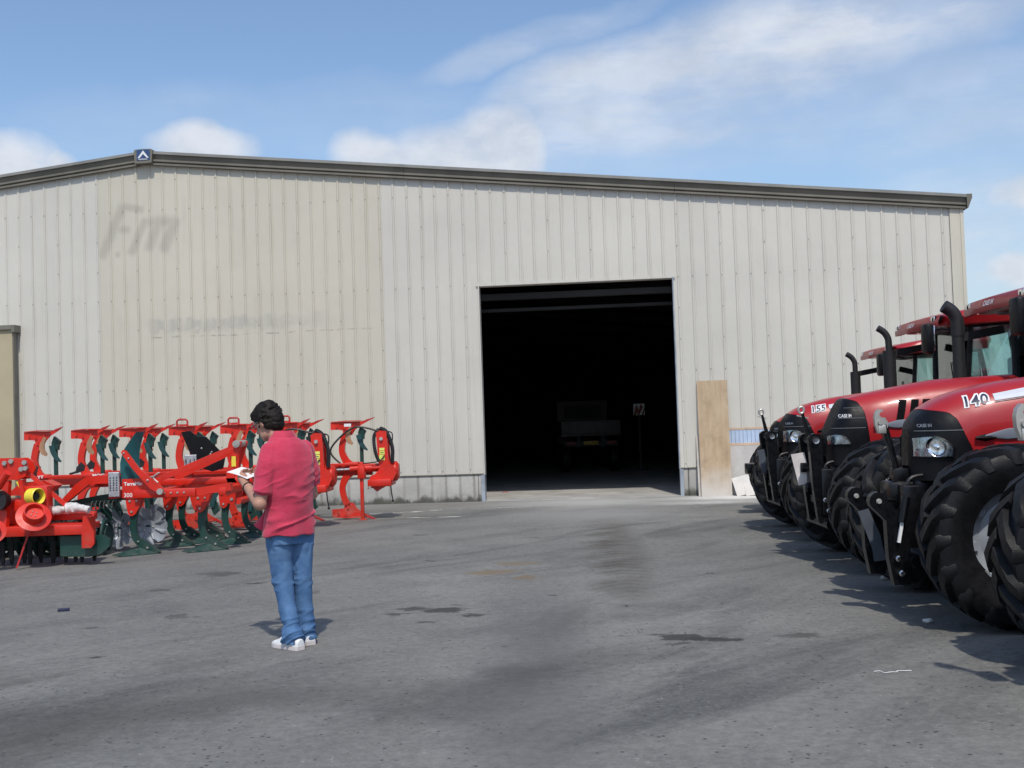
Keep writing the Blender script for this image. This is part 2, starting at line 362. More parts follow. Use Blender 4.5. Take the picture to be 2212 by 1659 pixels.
# two dark wheel tracks running out of the doorway, and pale dust swept out of it
q = n.xyz(P)
trk = n.m('SUBTRACT', q[0], n.m('ADD', 1.15, n.m('MULTIPLY', n.m('SUBTRACT', q[1], 12.9), .055)))
tre = n.m('ADD', .8, n.m('MULTIPLY', n.m('SINE', n.m('MULTIPLY', n.m('ADD', q[1], n.m('MULTIPLY', n.m('ABSOLUTE', trk), .8)), 26.)), .2))
tm = n.m('MULTIPLY', n.ss(n.m('ABSOLUTE', n.m('ADD', trk, n.m('MULTIPLY', n.m('SUBTRACT', mid, .5), 1.0))), .42, .05), n.m('MULTIPLY', n.ss(q[1], 8., 12.5), n.ss(q[1], 19.5, 14.5)))
c = n.mix(n.m('MULTIPLY', n.m('MULTIPLY', tm, tre), n.ss(mid, .3, .6, .35, .95)), c, (.072, .062, .05))
tr2 = n.m('ABSOLUTE', n.m('ADD', n.m('SUBTRACT', q[0], n.m('MULTIPLY', n.m('SUBTRACT', q[1], 5.), .02)), n.m('MULTIPLY', n.m('SUBTRACT', mid, .5), .8)))
c = n.mix(n.m('MULTIPLY', n.ss(tr2, .6, .1), n.m('MULTIPLY', n.ss(q[1], 3., 6.), n.ss(q[1], 13., 8., 0, .45))), c, (.09, .09, .094))
c = stain(c, 1.4, 21.6, 3.0, 2.3, dustc, .7, -.09, 1.); c = stain(c, 4.4, 21.5, 2.2, 1.1, (.62, .61, .58), .98, -.09, .9); c = stain(c, 3.6, 20.4, 2.0, .7, dustc, .75, -.1, 1.)
c = stain(c, 1.2, 18.8, 2.2, 2.4, (.29, .285, .275), .6, 0, 1.); c = stain(c, -4.5, 21.2, 5.5, 1.1, (.11, .107, .10), .6, -.09, .9)
c = stain(c, -1.6, 21.9, 1.6, .9, (.16, .15, .135), .6, -.09, .8)
n.set(b.inputs['Base Color'], c); n.set(b.inputs['Roughness'], n.ss(mid, .3, .7, .72, .92)); b.inputs['Specular IOR Level'].default_value = .35
bp = n.new('ShaderNodeBump'); bp.inputs['Strength'].default_value = .55; bp.inputs['Distance'].default_value = .006
n.set(bp.inputs['Height'], n.m('ADD', n.noise(P, 60, 4, .7), n.m('MULTIPLY', vor.outputs['Distance'], .5))); n.l.new(bp.outputs[0], b.inputs['Normal'])
g = MB(); xs = [-900, -60, -20, -8, -2, 2, 8, 20, 60, 900]
nx = len(xs); g.add([(x, y+8, 0) for y in xs for x in xs], [(j*nx+i, j*nx+i+1, (j+1)*nx+i+1, (j+1)*nx+i) for j in range(nx-1) for i in range(nx-1)])
tag(g.build('ground', gm, None, None), kind='structure')
def strip(name, pts, wd, m, z=.004):
    b_ = MB()
    for i in range(len(pts)-1):
        p, q_ = Vector((*pts[i], z)), Vector((*pts[i+1], z)); t = (q_-p).normalized(); a = Vector((-t.y, t.x, 0))*wd/2
        b_.add([p-a, q_-a, q_+a, p+a], [(0, 1, 2, 3)])
    return tag(b_.build(name, m, None, None), kind='structure')
pm = bpy.data.materials.new('worn_white_line'); pm.use_nodes = True; n2_ = NT(pm.node_tree); bb = n2_.n['Principled BSDF']
pp = n2_.new('ShaderNodeTexCoord').outputs['Object']
o_ = n2_.n['Material Output']; tr_ = n2_.new('ShaderNodeBsdfTransparent'); mx_ = n2_.new('ShaderNodeMixShader')
bb.inputs['Base Color'].default_value = (.62, .61, .57, 1); bb.inputs['Roughness'].default_value = .8
n2_.set(mx_.inputs[0], n2_.ss(n2_.noise(n2_.map(pp, (1, 3, 1)), 2.6, 7, .7), .44, .56)); n2_.l.new(tr_.outputs[0], mx_.inputs[1]); n2_.l.new(bb.outputs[0], mx_.inputs[2]); n2_.l.new(mx_.outputs[0], o_.inputs[0])
strip('painted_line', [(-9, 19.55), (-2.6, 19.2), (-.9, 19.05)], .09, pm)
strip('painted_line', [(-2.75, 20.35), (-1.9, 20.4), (-1.35, 20.75)], .14, pm)
strip('painted_line', [(-1.35, 20.75), (1.8, 20.7), (6, 20.5)], .05, pm)

# ------------------------------------------------------------------ warehouse, in wall coordinates: x along the front, y into the building
WH = empty('warehouse', (0, 22.569, 0), -math.atan(.09), 'large cream metal clad warehouse with brown roof trim and an open dark doorway', 'warehouse')
S0, S1, RID = -23.9, 8.86, -7.47          # ends and ridge along the front
SL = .107; ZR = 7.17                       # underside of the fascia at the ridge
def zroof(s): return ZR - SL*abs(s-RID) if s > RID else ZR - SL*abs(s-RID)
D0, D1, DZ, BZ = -.61, 3.275, 4.35, .555
def cladmat(name, base, marks):
    m = bpy.data.materials.new(name); m.use_nodes = True; n = NT(m.node_tree); b = n.n['Principled BSDF']
    Pp = n.new('ShaderNodeTexCoord').outputs['Object']; x, y, z = n.xyz(Pp)
    nz = n.noise(Pp, .5, 4, .5); n3 = n.noise(n.map(Pp, (6, 6, .5)), 1.2, 5, .6); n4 = n.noise(Pp, 5, 5, .6)
    sheet = n.m('FLOOR', n.m('DIVIDE', x, .855)); wn_ = n.new('ShaderNodeTexWhiteNoise', noise_dimensions='1D'); n.set(wn_.inputs['W'], sheet)
    c = n.vm('SCALE', tuple(base), None, n.ss(nz, .25, .75, .95, 1.04))
    c = n.vm('SCALE', c, None, n.m('ADD', .975, n.m('MULTIPLY', wn_.outputs[0], .05)))
    c = n.mix(n.ss(n3, .52, .8, 0, .38), c, tuple(v*.78 for v in base))
    c = n.mix(n.m('MULTIPLY', n.ss(n4, .5, .8), n.ss(z, 1.6, .5, 0, .35)), c, (.42, .37, .29))
    # rust bloom and dark run-off along the rib edges
    fr_ = n.m('ABSOLUTE', n.m('SUBTRACT', n.m('FRACT', n.m('DIVIDE', n.m('ADD', x, 50*.285), .285)), .5))
    c = n.mix(n.m('MULTIPLY', n.ss(fr_, .40, .43), n.m('MULTIPLY', n.ss(fr_, .485, .45), n.ss(n3, .35, .7, .06, .34))), c, (.30, .25, .18))
    if marks:
        wx = n.m('ADD', x, n.m('MULTIPLY', n.m('SUBTRACT', n4, .5), .05)); wz = n.m('ADD', z, n.m('MULTIPLY', n.m('SUBTRACT', n.noise(Pp, 4.2, 4), .5), .06))
        def stroke(xa, za, xb, zb, wd, soft=.05):
            L = math.hypot(xb-xa, zb-za); tx, tz = (xb-xa)/L, (zb-za)/L
            dx = n.m('SUBTRACT', wx, xa); dz_ = n.m('SUBTRACT', wz, za)
            al = n.m('ADD', n.m('MULTIPLY', dx, tx), n.m('MULTIPLY', dz_, tz)); pe = n.m('ABSOLUTE', n.m('SUBTRACT', n.m('MULTIPLY', dx, tz), n.m('MULTIPLY', dz_, tx)))
            e = n.m('ABSOLUTE', n.m('SUBTRACT', al, L/2))
            return n.m('MULTIPLY', n.ss(pe, wd/2+soft, wd/2-soft), n.ss(e, L/2+soft, L/2-soft))
        mk_ = None
        for st in marks['strokes']:
            q_ = stroke(*st); mk_ = q_ if mk_ is None else n.m('MAXIMUM', mk_, q_)
        c = n.mix(n.m('MULTIPLY', mk_, .42), c, (.30, .275, .235))
        sm = n.m('MULTIPLY', n.ss(n.m('ABSOLUTE', n.m('SUBTRACT', z, n.m('ADD', 3.80, n.m('MULTIPLY', n.m('SUBTRACT', n4, .5), .5)))), .20, .05), n.m('MULTIPLY', n.ss(x, -7.7, -7.3), n.ss(x, -2.7, -5.6)))
        c = n.mix(n.m('MULTIPLY', sm, n.ss(n.noise(n.map(Pp, (1.6, 1, .6)), 4, 3), .3, .6, .1, .55)), c, (.36, .345, .31))
        cl = n.m('MULTIPLY', n.ss(n.m('ABSOLUTE', n.m('SUBTRACT', z, n.m('ADD', 3.58, n.m('MULTIPLY', n.m('SUBTRACT', nz, .5), .25)))), .022, .006), n.m('MULTIPLY', n.ss(x, -7.7, -7.4), n.ss(x, -2.6, -2.9)))
        c = n.mix(n.m('MULTIPLY', cl, n.ss(n4, .45, .6, 0, .6)), c, (.27, .24, .20))
    n.set(b.inputs['Base Color'], c); b.inputs['Roughness'].default_value = .48; b.inputs['Specular IOR Level'].default_value = .4
    bp = n.new('ShaderNodeBump'); bp.inputs['Strength'].default_value = .35; bp.inputs['Distance'].default_value = .03
    n.set(bp.inputs['Height'], n.noise(n.map(Pp, (1.5, 1.5, .8)), 2.2, 3, .5)); n.l.new(bp.outputs[0], b.inputs['Normal'])
    return m
STR = [(-8.02, 6.36, -8.50, 5.27, .19, .07), (-8.02, 6.33, -7.57, 6.24, .15, .06), (-8.13, 5.87, -7.87, 5.84, .13, .07), (-8.2, 5.33, -8.1, 5.33, .1, .05),
       (-7.53, 6.06, -7.87, 5.31, .16, .06), (-7.22, 6.08, -7.50, 5.38, .19, .08), (-6.86, 6.04, -7.18, 5.36, .22, .08), (-7.5, 5.97, -6.88, 5.97, .20, .09)]
clw = cladmat('pale_cladding', (.583, .556, .497), None); clc = cladmat('cream_cladding', (.556, .520, .430), dict(strokes=STR))
PIT = .285
def profile(a):                            # one pitch of sheet, ending in a low trapezoid rib
    return [(a, 0), (a+PIT-.062, 0), (a+PIT-.046, -.018), (a+PIT-.020, -.018), (a+PIT-.004, 0)]
screws = MB()
k0 = math.floor(S0/(3*PIT)); k1 = math.ceil(S1/(3*PIT))
for k in range(k0, k1):
    pts = []
    for j in range(3):
        pts += profile((3*k+j)*PIT)
    pts.append(((3*k+3)*PIT-.0005, 0))
    pts = [(min(max(x, S0), S1), y) for x, y in pts]
    q = []
    for i, p in enumerate(pts):
        q.append(p)
        if i+1 < len(pts):
            for e in (D0, D1, RID):
                if p[0] < e < pts[i+1][0]: q.append((e, p[1]+(pts[i+1][1]-p[1])*(e-p[0])/(pts[i+1][0]-p[0])))
    b_ = MB()
    for i in range(len(q)-1):
        (xa, ya), (xb, yb) = q[i], q[i+1]
        if xb-xa < 1e-5: continue
        xm = (xa+xb)/2; z0 = DZ if D0 < xm < D1 else BZ
        nv = 6
        zs = [z0+(zroof(xm)+.1-z0)*t/nv for t in range(nv+1)]
        for t in range(nv):
            za, zb_ = zs[t], zs[t+1]
            t1a = zroof(xa)+.1 if t == nv-1 else zb_; t1b = zroof(xb)+.1 if t == nv-1 else zb_
            b_.add([(xa, ya, za), (xb, yb, za), (xb, yb, t1b), (xa, ya, t1a)], [(0, 1, 2, 3)])
    xm = (3*k+1.5)*PIT
    bm = bmesh.new(); me = bpy.data.meshes.new('cladding_panel'); me.from_pydata(b_.v, [], b_.f); bm.from_mesh(me)
    bmesh.ops.remove_doubles(bm, verts=bm.verts[:], dist=1e-4); bmesh.ops.recalc_face_normals(bm, faces=bm.faces[:])
    for v in bm.verts:                     # slight dents where machines have leaned on the sheets
        v.co.y += .006*noise.noise(Vector((v.co.x*1.3, 0, v.co.z*1.1)))
    bm.to_mesh(me); bm.free(); me.materials.append(clc if -8.75 < xm < -2.45 else clw)
    link('cladding_panel', me, WH)
    for j in range(3):
        xr = (3*k+j+1)*PIT-.033
        if not S0 < xr < S1: continue
        z = BZ+.08
        while z < zroof(xr)-.1:
            if not (D0-.03 < xr < D1+.03 and z < DZ+.05):
                screws.bolt((xr+random.uniform(-.003, .003), -.018, z+random.uniform(-.01, .01)), .011, .008)
            z += .62 if j == 2 else 1.86
so_ = screws.build('fixing_screw', mat('weathered_screw', (.27, .25, .215), .6, metal=.2), WH, None); so_['kind'] = 'stuff'
# concrete plinth, in cast lengths
cm = bpy.data.materials.new('stained_concrete'); cm.use_nodes = True; n = NT(cm.node_tree); b = n.n['Principled BSDF']
Pp = n.new('ShaderNodeTexCoord').outputs['Object']; x, y, z = n.xyz(Pp)
c = n.mix(n.ss(n.noise(Pp, 2.2, 6, .6), .3, .7), (.36, .35, .325), (.46, .45, .42))
fr_ = n.m('ABSOLUTE', n.m('SUBTRACT', n.m('FRACT', n.m('DIVIDE', n.m('ADD', x, 50*PIT+.12), PIT)), .5))
run = n.m('MULTIPLY', n.ss(n.m('ADD', fr_, n.m('MULTIPLY', n.m('SUBTRACT', n.noise(Pp, 6, 4), .5), .16)), .16, .02), n.ss(n.noise(n.map(Pp, (3.5, 3.5, .4)), 1., 3), .35, .6, .15, .75))
c = n.mix(run, c, (.20, .19, .165))
mz = n.m('ADD', z, n.m('MULTIPLY', n.m('SUBTRACT', n.noise(n.map(Pp, (1, 1, .6)), 4.5, 6, .65), .5), .5))
c = n.mix(n.ss(mz, .16, .02, 0, .9), c, (.075, .075, .06))
n.set(b.inputs['Base Color'], c); b.inputs['Roughness'].default_value = .9
bp = n.new('ShaderNodeBump'); bp.inputs['Strength'].default_value = .4; bp.inputs['Distance'].default_value = .01; n.set(bp.inputs['Height'], n.noise(Pp, 22, 6, .65)); n.l.new(bp.outputs[0], b.inputs['Normal'])
for a, e in [(S0, -19), (-18.99, -14), (-13.99, -9.2), (-9.19, -4.6), (-4.59, -.75), (-.742, D0-.07), (D1+.07, D1+.16), (D1+.168, 4.9), (4.91, S1)]:
    MB().bev(a, e, .012, .2, -.05, BZ-.012, .008).build('plinth', cm, WH)
MB().box(S0, D0, -.012, .012, BZ-.012, BZ+.006).box(D1, S1, -.012, .012, BZ-.012, BZ+.006).build('drip_flashing', M['fascia'], WH)
# door frame: two channels and a head
for sx, x0 in ((1, D0), (-1, D1)):
    MB().prism([(x0-.07*sx, -.03), (x0-.07*sx, BZ-.02), (x0, BZ-.02), (x0, -.03)], -.03, .22).build('door_jamb', M['jamb'], WH, None)
    MB().box(min(x0-.014*sx, x0+.008*sx), max(x0-.014*sx, x0+.008*sx), -.035, .2, BZ-.02, DZ-.0).build('door_jamb', M['jamb'] if sx < 0 else clw, WH, None)
MB().box(D0-.05, D1+.05, -.034, -.028, DZ-.02, DZ+.04).box(D0, D1, .0, .18, DZ-.03, DZ-.005).build('door_head', clw, WH, None)
# fascia lengths with stepped profile
def fascia(xa, xb):
    prof = [(-.02, 0.), (-.10, 0.), (-.10, .035), (-.075, .05), (-.12, .07), (-.12, .105), (-.095, .115), (-.13, .205), (-.13, .21)]
    cap = [(-.13, .213), (-.165, .213), (-.165, .268), (-.145, .275), (-.02, .28)]
    outp = []
    for pr, m in ((prof, 'fascia'), (cap, 'fasciatop')):
        b_ = MB(); vs = []
        for xx in (xa, xb):
            for (yy, zz) in pr: vs.append((xx, yy, zroof(xx)+zz))
        mm = len(pr); b_.add(vs, [(i, i+1, mm+i+1, mm+i) for i in range(mm-1)]+[tuple(range(mm)), tuple(range(2*mm-1, mm-1, -1))])
        outp.append(b_.build('fascia', M[m], outp[0] if outp else WH, 20))
        if len(outp) == 2: outp[1].name = 'fascia_cap'
    return outp
for a, e in [(S0-.12, -19.6), (-19.594, -13.6), (-13.594, RID-.16), (RID+.16, -2.056), (-2.05, 3.37), (3.376, S1+.1)]: fascia(a, e)
z8 = zroof(S1+.1)
MB().prism([(S1+.1, z8-.0), (S1+.1, z8+.275), (S1+.20, z8+.272), (S1+.20, z8+.2), (S1+.16, z8+.1), (S1+.12, z8-.0)], -.17, .3).build('fascia_end', M['fascia'], WH)
rc = MB().prism([(RID-.19, ZR+.0), (RID-.20, ZR+.27), (RID-.17, ZR+.29), (RID, ZR+.298), (RID+.17, ZR+.29), (RID+.20, ZR+.27), (RID+.17, ZR+.01), (RID, ZR+.0)], -.20, -.02).build('ridge_cap', M['fascia'], WH)
MB().prism([(RID-.14, ZR+.06), (RID-.14, ZR+.278), (RID+.14, ZR+.278), (RID+.14, ZR+.06)], -.208, -.203).build('emblem_plate', mat('emblem_blue', (.03, .07, .18), .4), rc, None)
MB().prism([(RID-.12, ZR+.105), (RID, ZR+.262), (RID+.12, ZR+.105), (RID+.08, ZR+.105), (RID, ZR+.19), (RID-.08, ZR+.105)], -.212, -.2085).build('emblem_mark', M['white'], rc, None)
decal('ASTRON', .048, lambda u, v: Vector((RID-.1+u, -.2125, ZR+.066+v*.8)), bold=.001).build('emblem_lettering', M['white'], rc, None)
# corner trim, side walls, back wall, roof sheets, floor slab
MB().box(S1-.005, S1+.06, -.045, .3, BZ, zroof(S1)+.05).box(S1-.2, S1-.005, -.034, -.028, BZ, zroof(S1)+.03).build('corner_trim', clc, WH, None)
DEP = 38
MB().box(S1-.02, S1+.03, .3, DEP, 0, zroof(S1)+.15).build('side_wall', clw, WH, None)
MB().box(S0-.03, S0+.02, .3, DEP, 0, zroof(S0)+.15).build('side_wall', clw, WH, None)
MB().box(S0, S1, DEP, DEP+.05, 0, 5.2).prism([(S0, 5.2), (RID, ZR+.15), (S1, 5.2)], DEP, DEP+.05).build('back_wall', clw, WH, None)
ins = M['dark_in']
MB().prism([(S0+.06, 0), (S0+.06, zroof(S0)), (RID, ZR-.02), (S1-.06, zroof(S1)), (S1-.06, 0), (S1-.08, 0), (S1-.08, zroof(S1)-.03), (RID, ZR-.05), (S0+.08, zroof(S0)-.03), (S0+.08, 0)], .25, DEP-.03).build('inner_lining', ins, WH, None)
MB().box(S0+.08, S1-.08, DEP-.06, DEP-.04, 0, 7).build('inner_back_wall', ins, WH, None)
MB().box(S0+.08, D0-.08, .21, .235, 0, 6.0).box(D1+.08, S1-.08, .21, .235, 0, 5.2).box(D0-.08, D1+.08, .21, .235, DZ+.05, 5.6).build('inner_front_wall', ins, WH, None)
for k_, (xa, xb) in enumerate(((S0-.12, RID), (RID, S1+.12))):
    za, zb_ = (zroof(xa)+.262, ZR+.262) if k_ == 0 else (ZR+.262, zroof(xb)+.262)
    b_ = MB(); b_.add([(xa, -.15, za), (xb, -.15, zb_), (xb, DEP+.2, zb_), (xa, DEP+.2, za), (xa, -.15, za-.06), (xb, -.15, zb_-.06), (xb, DEP+.2, zb_-.06), (xa, DEP+.2, za-.06)],
       [(0, 1, 2, 3), (7, 6, 5, 4), (0, 4, 5, 1), (1, 5, 6, 2), (2, 6, 7, 3), (3, 7, 4, 0)]); b_.build('roof', M['fascia'], WH, None)
for yy in (6, 12, 18, 24, 30):
    b_ = MB().bar((S0+.3, yy, zroof(S0)-.35), (RID, yy, ZR-.35), .15, .4).bar((RID, yy, ZR-.35), (S1-.3, yy, zroof(S1)-.35), .15, .4).box(S1-.5, S1-.2, yy-.1, yy+.1, 0, zroof(S1)-.3).box(S0+.2, S0+.5, yy-.1, yy+.1, 0, zroof(S0)-.3)
    b_.build('portal_frame', M['truckred'], WH, None)
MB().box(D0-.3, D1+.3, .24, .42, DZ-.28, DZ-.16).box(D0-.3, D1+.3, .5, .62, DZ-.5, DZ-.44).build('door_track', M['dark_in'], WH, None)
fm = mat('dusty_concrete_floor', (.40, .385, .36), .9, var=.14, vscale=1.2, bump=.2)
MB().box(S0+.05, S1-.05, .22, DEP-.03, -.02, .012).box(D0+.0, D1-.0, -.05, .22, -.02, .012).build('floor', fm, WH, None)
# sliding door on its track at the far left of the front
sdm = mat('tan_sliding_door', (.42, .355, .23), .55, var=.06, vscale=.8, bump=.1, bscale=3)
sdr = MB().box(-15.6, -10.36, -.22, -.14, .2, 3.84).build('sliding_door', sdm, WH, None)
MB().prism([(-15.7, 3.84), (-15.7, 3.93), (-10.28, 3.93), (-10.28, 3.78), (-10.35, 3.78), (-10.35, 3.84)], -.28, -.027).build('door_hood', M['fascia'], sdr, None)
MB().box(-10.355, -10.325, -.225, -.135, .2, 3.838).build('door_edge', M['fascia'], sdr, None)

# ------------------------------------------------------------------ boards leaning by the doorway
def wl(s, y, z=0):
    v = WH.matrix_basis @ Vector((s, y, z)); return v
WH.matrix_basis  # noqa
wrot = -math.atan(.09)
plm = bpy.data.materials.new('dusty_plywood'); plm.use_nodes = True; n = NT(plm.node_tree); b = n.n['Principled BSDF']
Pp = n.new('ShaderNodeTexCoord').outputs['Object']; z = n.xyz(Pp)[2]
c = n.mix(n.ss(n.noise(n.map(Pp, (5, 5, .7)), 2.2, 6, .6), .3, .7), (.40, .285, .175), (.50, .375, .25))
c = n.mix(n.ss(n.noise(Pp, 3.1, 6, .65), .48, .7, 0, .6), c, (.25, .18, .11))
c = n.mix(n.ss(n.m('ADD', z, n.m('MULTIPLY', n.m('SUBTRACT', n.noise(Pp, 3.5, 6), .5), .9)), .75, -.1, 0, .9), c, (.55, .52, .48))
n.set(b.inputs['Base Color'], c); b.inputs['Roughness'].default_value = .8
def board(name, s0, s1, y0, y1, z1, th, m, label, cat, group=None, roll=0., sub=None):
    o = empty(name, (0, 0, 0), 0, label, cat, group)
    p = Matrix.Translation((0, 22.569, 0)) @ Matrix.Rotation(wrot, 4, 'Z')
    loc = p @ Vector(((s0+s1)/2, y0, 0)); o.location = loc; o.rotation_euler = (-math.atan2(y1-y0, z1), roll, wrot)
    return o, (s1-s0)/2
pt, hw = board('plywood_sheet', 3.66, 4.25, -.30, -.07, 2.27, .018, plm, 'tall narrow plywood sheet leaning upright beside the doorway', 'board')
MB().box(-hw, hw, 0, .018, 0, 2.27).build('panel', plm, pt, None)
pt2, hw2 = board('backing_board', 3.61, 4.1, -.23, -.04, 1.2, .018, plm, 'narrow board edge showing behind the tall plywood sheet', 'board')
MB().box(-hw2, hw2, 0, .03, 0, 1.2).build('panel', mat('pale_board', (.55, .5, .44), .8, var=.08), pt2, None)
gb = mat('chalky_board', (.50, .475, .45), .85, var=.08, vscale=3)
g1, h1 = board('chipboard_sheet', 4.2, 5.75, -.2, -.075, 1.0, .03, gb, 'low wide dusty grey board against the wall behind the small offcuts', 'board')
MB().box(-h1, h1, 0, .03, 0, .97).build('panel', gb, g1, None)
MB().box(-h1, h1, -.004, .034, .97, 1.02).build('wood_rail', mat('pale_pine', (.55, .40, .29), .75, var=.1), g1, None)
bs, hb = board('blue_panel', 4.22, 5.75, -.085, -.045, 1.3, .02, gb, 'pale blue ribbed panel with pine rail above the grey board', 'panel')
blm = mat('pale_blue_sheet', (.44, .54, .70), .5, var=.06)
for k_ in range(20): MB().bev(-hb+k_*.0775, -hb+k_*.0775+.0735, 0, .016, .9, 1.27, .004).build('slat', blm, bs, None)
MB().box(-hb, hb, -.006, .02, 1.27, 1.31).build('wood_rail', bpy.data.materials['pale_pine'], bs, None)
for a in ((4.33, 4.72, -.46, -.24, .40, -.22, 'left small white board offcut leaning at the foot of the grey board'), (4.50, 5.05, -.5, -.27, .36, -.12, 'right small white board offcut overlapping its neighbour near the tractor wheel')):
    o, h_ = board('offcut', a[0], a[1], a[2], a[3], a[4], .02, gb, a[6], 'board', 'small offcuts by the grey board', a[5])
    MB().box(-h_, h_, 0, .022, 0.04, a[4]+.04).build('panel', mat('white_faced_board', (.62, .59, .55), .7, var=.06), o, None)

# ------------------------------------------------------------------ inside: parked flatbed truck and a hazard board
TR = empty('flatbed_truck', (2.27, 33.0, 0), 0, 'dark parked flatbed truck seen from behind inside the shed', 'truck')
tb = MB().bev(-.87, .87, 0, .05, 1.16, 1.54, .01).build('tailboard', M['board'], TR)
MB().box(-.87, .87, .06, 3.8, 1.1, 1.16).box(-.87, -.83, .05, 3.8, 1.16, 1.54).box(.83, .87, .05, 3.8, 1.16, 1.54).build('load_bed', M['truckred'], TR, None)
MB().box(-.4, -.3, .2, 5.6, .75, 1.1).box(.3, .4, .2, 5.6, .75, 1.1).box(-.8, .8, .15, .25, .8, .95).build('chassis', M['matblack'], TR, None)
MB().prism([(3.9, .8), (3.9, 2.2), (5.0, 2.2), (5.4, 1.6), (5.9, 1.45), (5.9, .7)], -.82, .82, lambda v: Vector((v.y, v.x, v.z))).build('cab', M['truckred'], TR, None)
MB().box(-.6, .6, 3.88, 3.898, 1.65, 2.05).build('rear_window', M['matblack'], TR, None)
MB().bev(-.22, .22, .12, .14, .84, .95, .004).build('number_plate', M['plate'], TR)
for sx in (-1, 1):
    MB().bev(sx*.6-.13, sx*.6+.13, .11, .145, .84, .94, .01).build('tail_lamp', M['rwboard'], TR)
    for yy in (.9, 4.9):
        MB().lathe([(.15, -.12), (.40, -.12), (.42, -.08), (.42, .08), (.40, .12), (.15, .12)], 24, 'x', Matrix.Translation((sx*.72, yy, .42))).build('wheel', M['rubber'], TR)
HB = empty('hazard_board', (3.72, 33.2, 0), 0, 'square red and white striped hazard board on a post inside the shed', 'sign')
MB().box(-.03, .03, .02, .06, 0, 1.66).box(-.2, .2, .02, .06, 0, .04).build('post', M['matblack'], HB, None)
pl_ = MB().box(-.17, .17, 0, .018, 1.66, 2.0).build('board', M['white'], HB, None)
for k_ in range(3):
    a = -.17+k_*.12; MB().prism([(max(-.17, a-.0), 1.66), (min(.17, a+.06), 1.66), (min(.17, a+.17), 1.9 if k_ else 1.78), (min(.17, a+.10), 2.0 if k_ < 2 else 1.83)], -.004, -.001).build('stripe', M['rwboard'], pl_, None)
# ------------------------------------------------------------------ tractors (local: x forward, y left, origin under the front axle)
def lin(x, xs, ys): return float(np.interp(x, xs, ys))
HOODS = {
 'low': dict(x=[-1.45, -.9, -.52, -.17, .10, .235, .33, .40, .44], zt=[1.86, 1.82, 1.78, 1.737, 1.672, 1.612, 1.555, 1.48, 1.40], w=[.46, .445, .43, .415, .40, .375, .335, .25, .13], bound=[(.0, 1.0), (.05, 1.21), (.11, 1.34), (.16, 1.47), (.205, 1.52), (.335, 1.545), (.345, 2.)]),
 'tall': dict(x=[-1.45, -.64, -.135, .1, .27, .32, .37, .42, .46], zt=[1.885, 1.855, 1.77, 1.725, 1.69, 1.61, 1.51, 1.42, 1.34], w=[.47, .45, .42, .40, .375, .355, .325, .27, .15], bound=[(.05, 1.0), (.09, 1.3), (.12, 1.55), (.17, 1.655), (.255, 1.69), (.262, 2.)]),
}
EXP = 3.3
def undercut(z, w):
    zc = 1.42
    return w*(1-.10*min(1, (zc-z)/.3)) if z < zc else w
def sect(h, x, t, zb):                         # t in 0..pi, left foot -> top -> right foot
    zt = lin(x, h['x'], h['zt']); w_ = lin(x, h['x'], h['w'])
    c, s = math.cos(t), math.sin(t)
    z = zb+(zt-zb)*abs(s)**(2/EXP); y = w_*math.copysign(abs(c)**(2/EXP), c)
    return Vector((x, undercut(z, y), z))
def hz(x): return lin(x, [-1.35, -.3, .02, .12, .5], [1.34, 1.27, 1.20, 1.02, 1.0])
def side_pt(h, x, z, off=.004, side=1):
    zb = hz(x); zt = lin(x, h['x'], h['zt']); w_ = lin(x, h['x'], h['w'])
    q = min(.999, max(0, (z-zb)/(zt-zb))); y = w_*(1-q**EXP)**(1/EXP)
    return Vector((x, side*(undercut(z, y)+off), z))
def grid_mb(rows):
    b_ = MB(); m = len(rows[0]); b_.add([v for r in rows for v in r], [(i*m+j, i*m+j+1, (i+1)*m+j+1, (i+1)*m+j) for i in range(len(rows)-1) for j in range(m-1)]); return b_
def tyre_mb(Rr, wd, rr, nl):
    prof = [(rr-.012, -.40*wd), (rr+.03, -.43*wd), (rr+.45*(Rr-rr), -.5*wd), (Rr-.085, -.49*wd), (Rr-.055, -.45*wd), (Rr-.042, -.2*wd), (Rr-.038, 0), (Rr-.042, .2*wd), (Rr-.055, .45*wd), (Rr-.085, .49*wd), (rr+.45*(Rr-rr), .5*wd), (rr+.03, .43*wd), (rr-.012, .40*wd)]
    b_ = MB().lathe(prof, 56)
    for sd_ in (-1, 1):
        for k in range(nl):
            g0 = 2*PI*(k+(.5 if sd_ > 0 else 0))/nl; st = 2*PI/nl
            path = [(0, -.03*wd, Rr-.042, .95), (.32, .16*wd, Rr-.045, 1.), (.72, .36*wd, Rr-.052, 1.05), (.95, .475*wd, Rr-.066, 1.1), (1.0, .505*wd, Rr-.13, .9)]
            rows = []
            for i, (dg, yy, r0, k_) in enumerate(path):
                g = g0+dg*st*1.05; hw_ = (.041 if i < 4 else .032)*k_*(Rr/.645); hh = (.046 if i < 3 else (.035 if i == 3 else .004))*(Rr/.645)
                ring = []
                for (e, hgt) in ((-1.25, -.01), (-.85, hh), (.85, hh), (1.25, -.01)):
                    r = r0+hgt; y2 = sd_*(yy+(0 if i < 4 else 0)); gg = g+e*hw_/Rr*(1+0*i)
                    yo = -e*hw_*.55*sd_
                    if i == 4: r = r0; y2 = sd_*(yy+(.0 if hgt < 0 else .008)); yo = 0; gg = g+e*hw_/Rr
                    ring.append(Vector((r*math.cos(gg), y2+yo*(.8 if i < 3 else .3), r*math.sin(gg))))
                rows.append(ring)
            base = len(b_.v); vs = [v for r in rows for v in r]; fs = []
            for i in range(4):
                for j in range(3): fs.append((i*4+j, i*4+j+1, (i+1)*4+j+1, (i+1)*4+j))
            fs += [(3, 2, 1, 0), (16, 17, 18, 19)]; b_.add(vs, fs)
    return b_
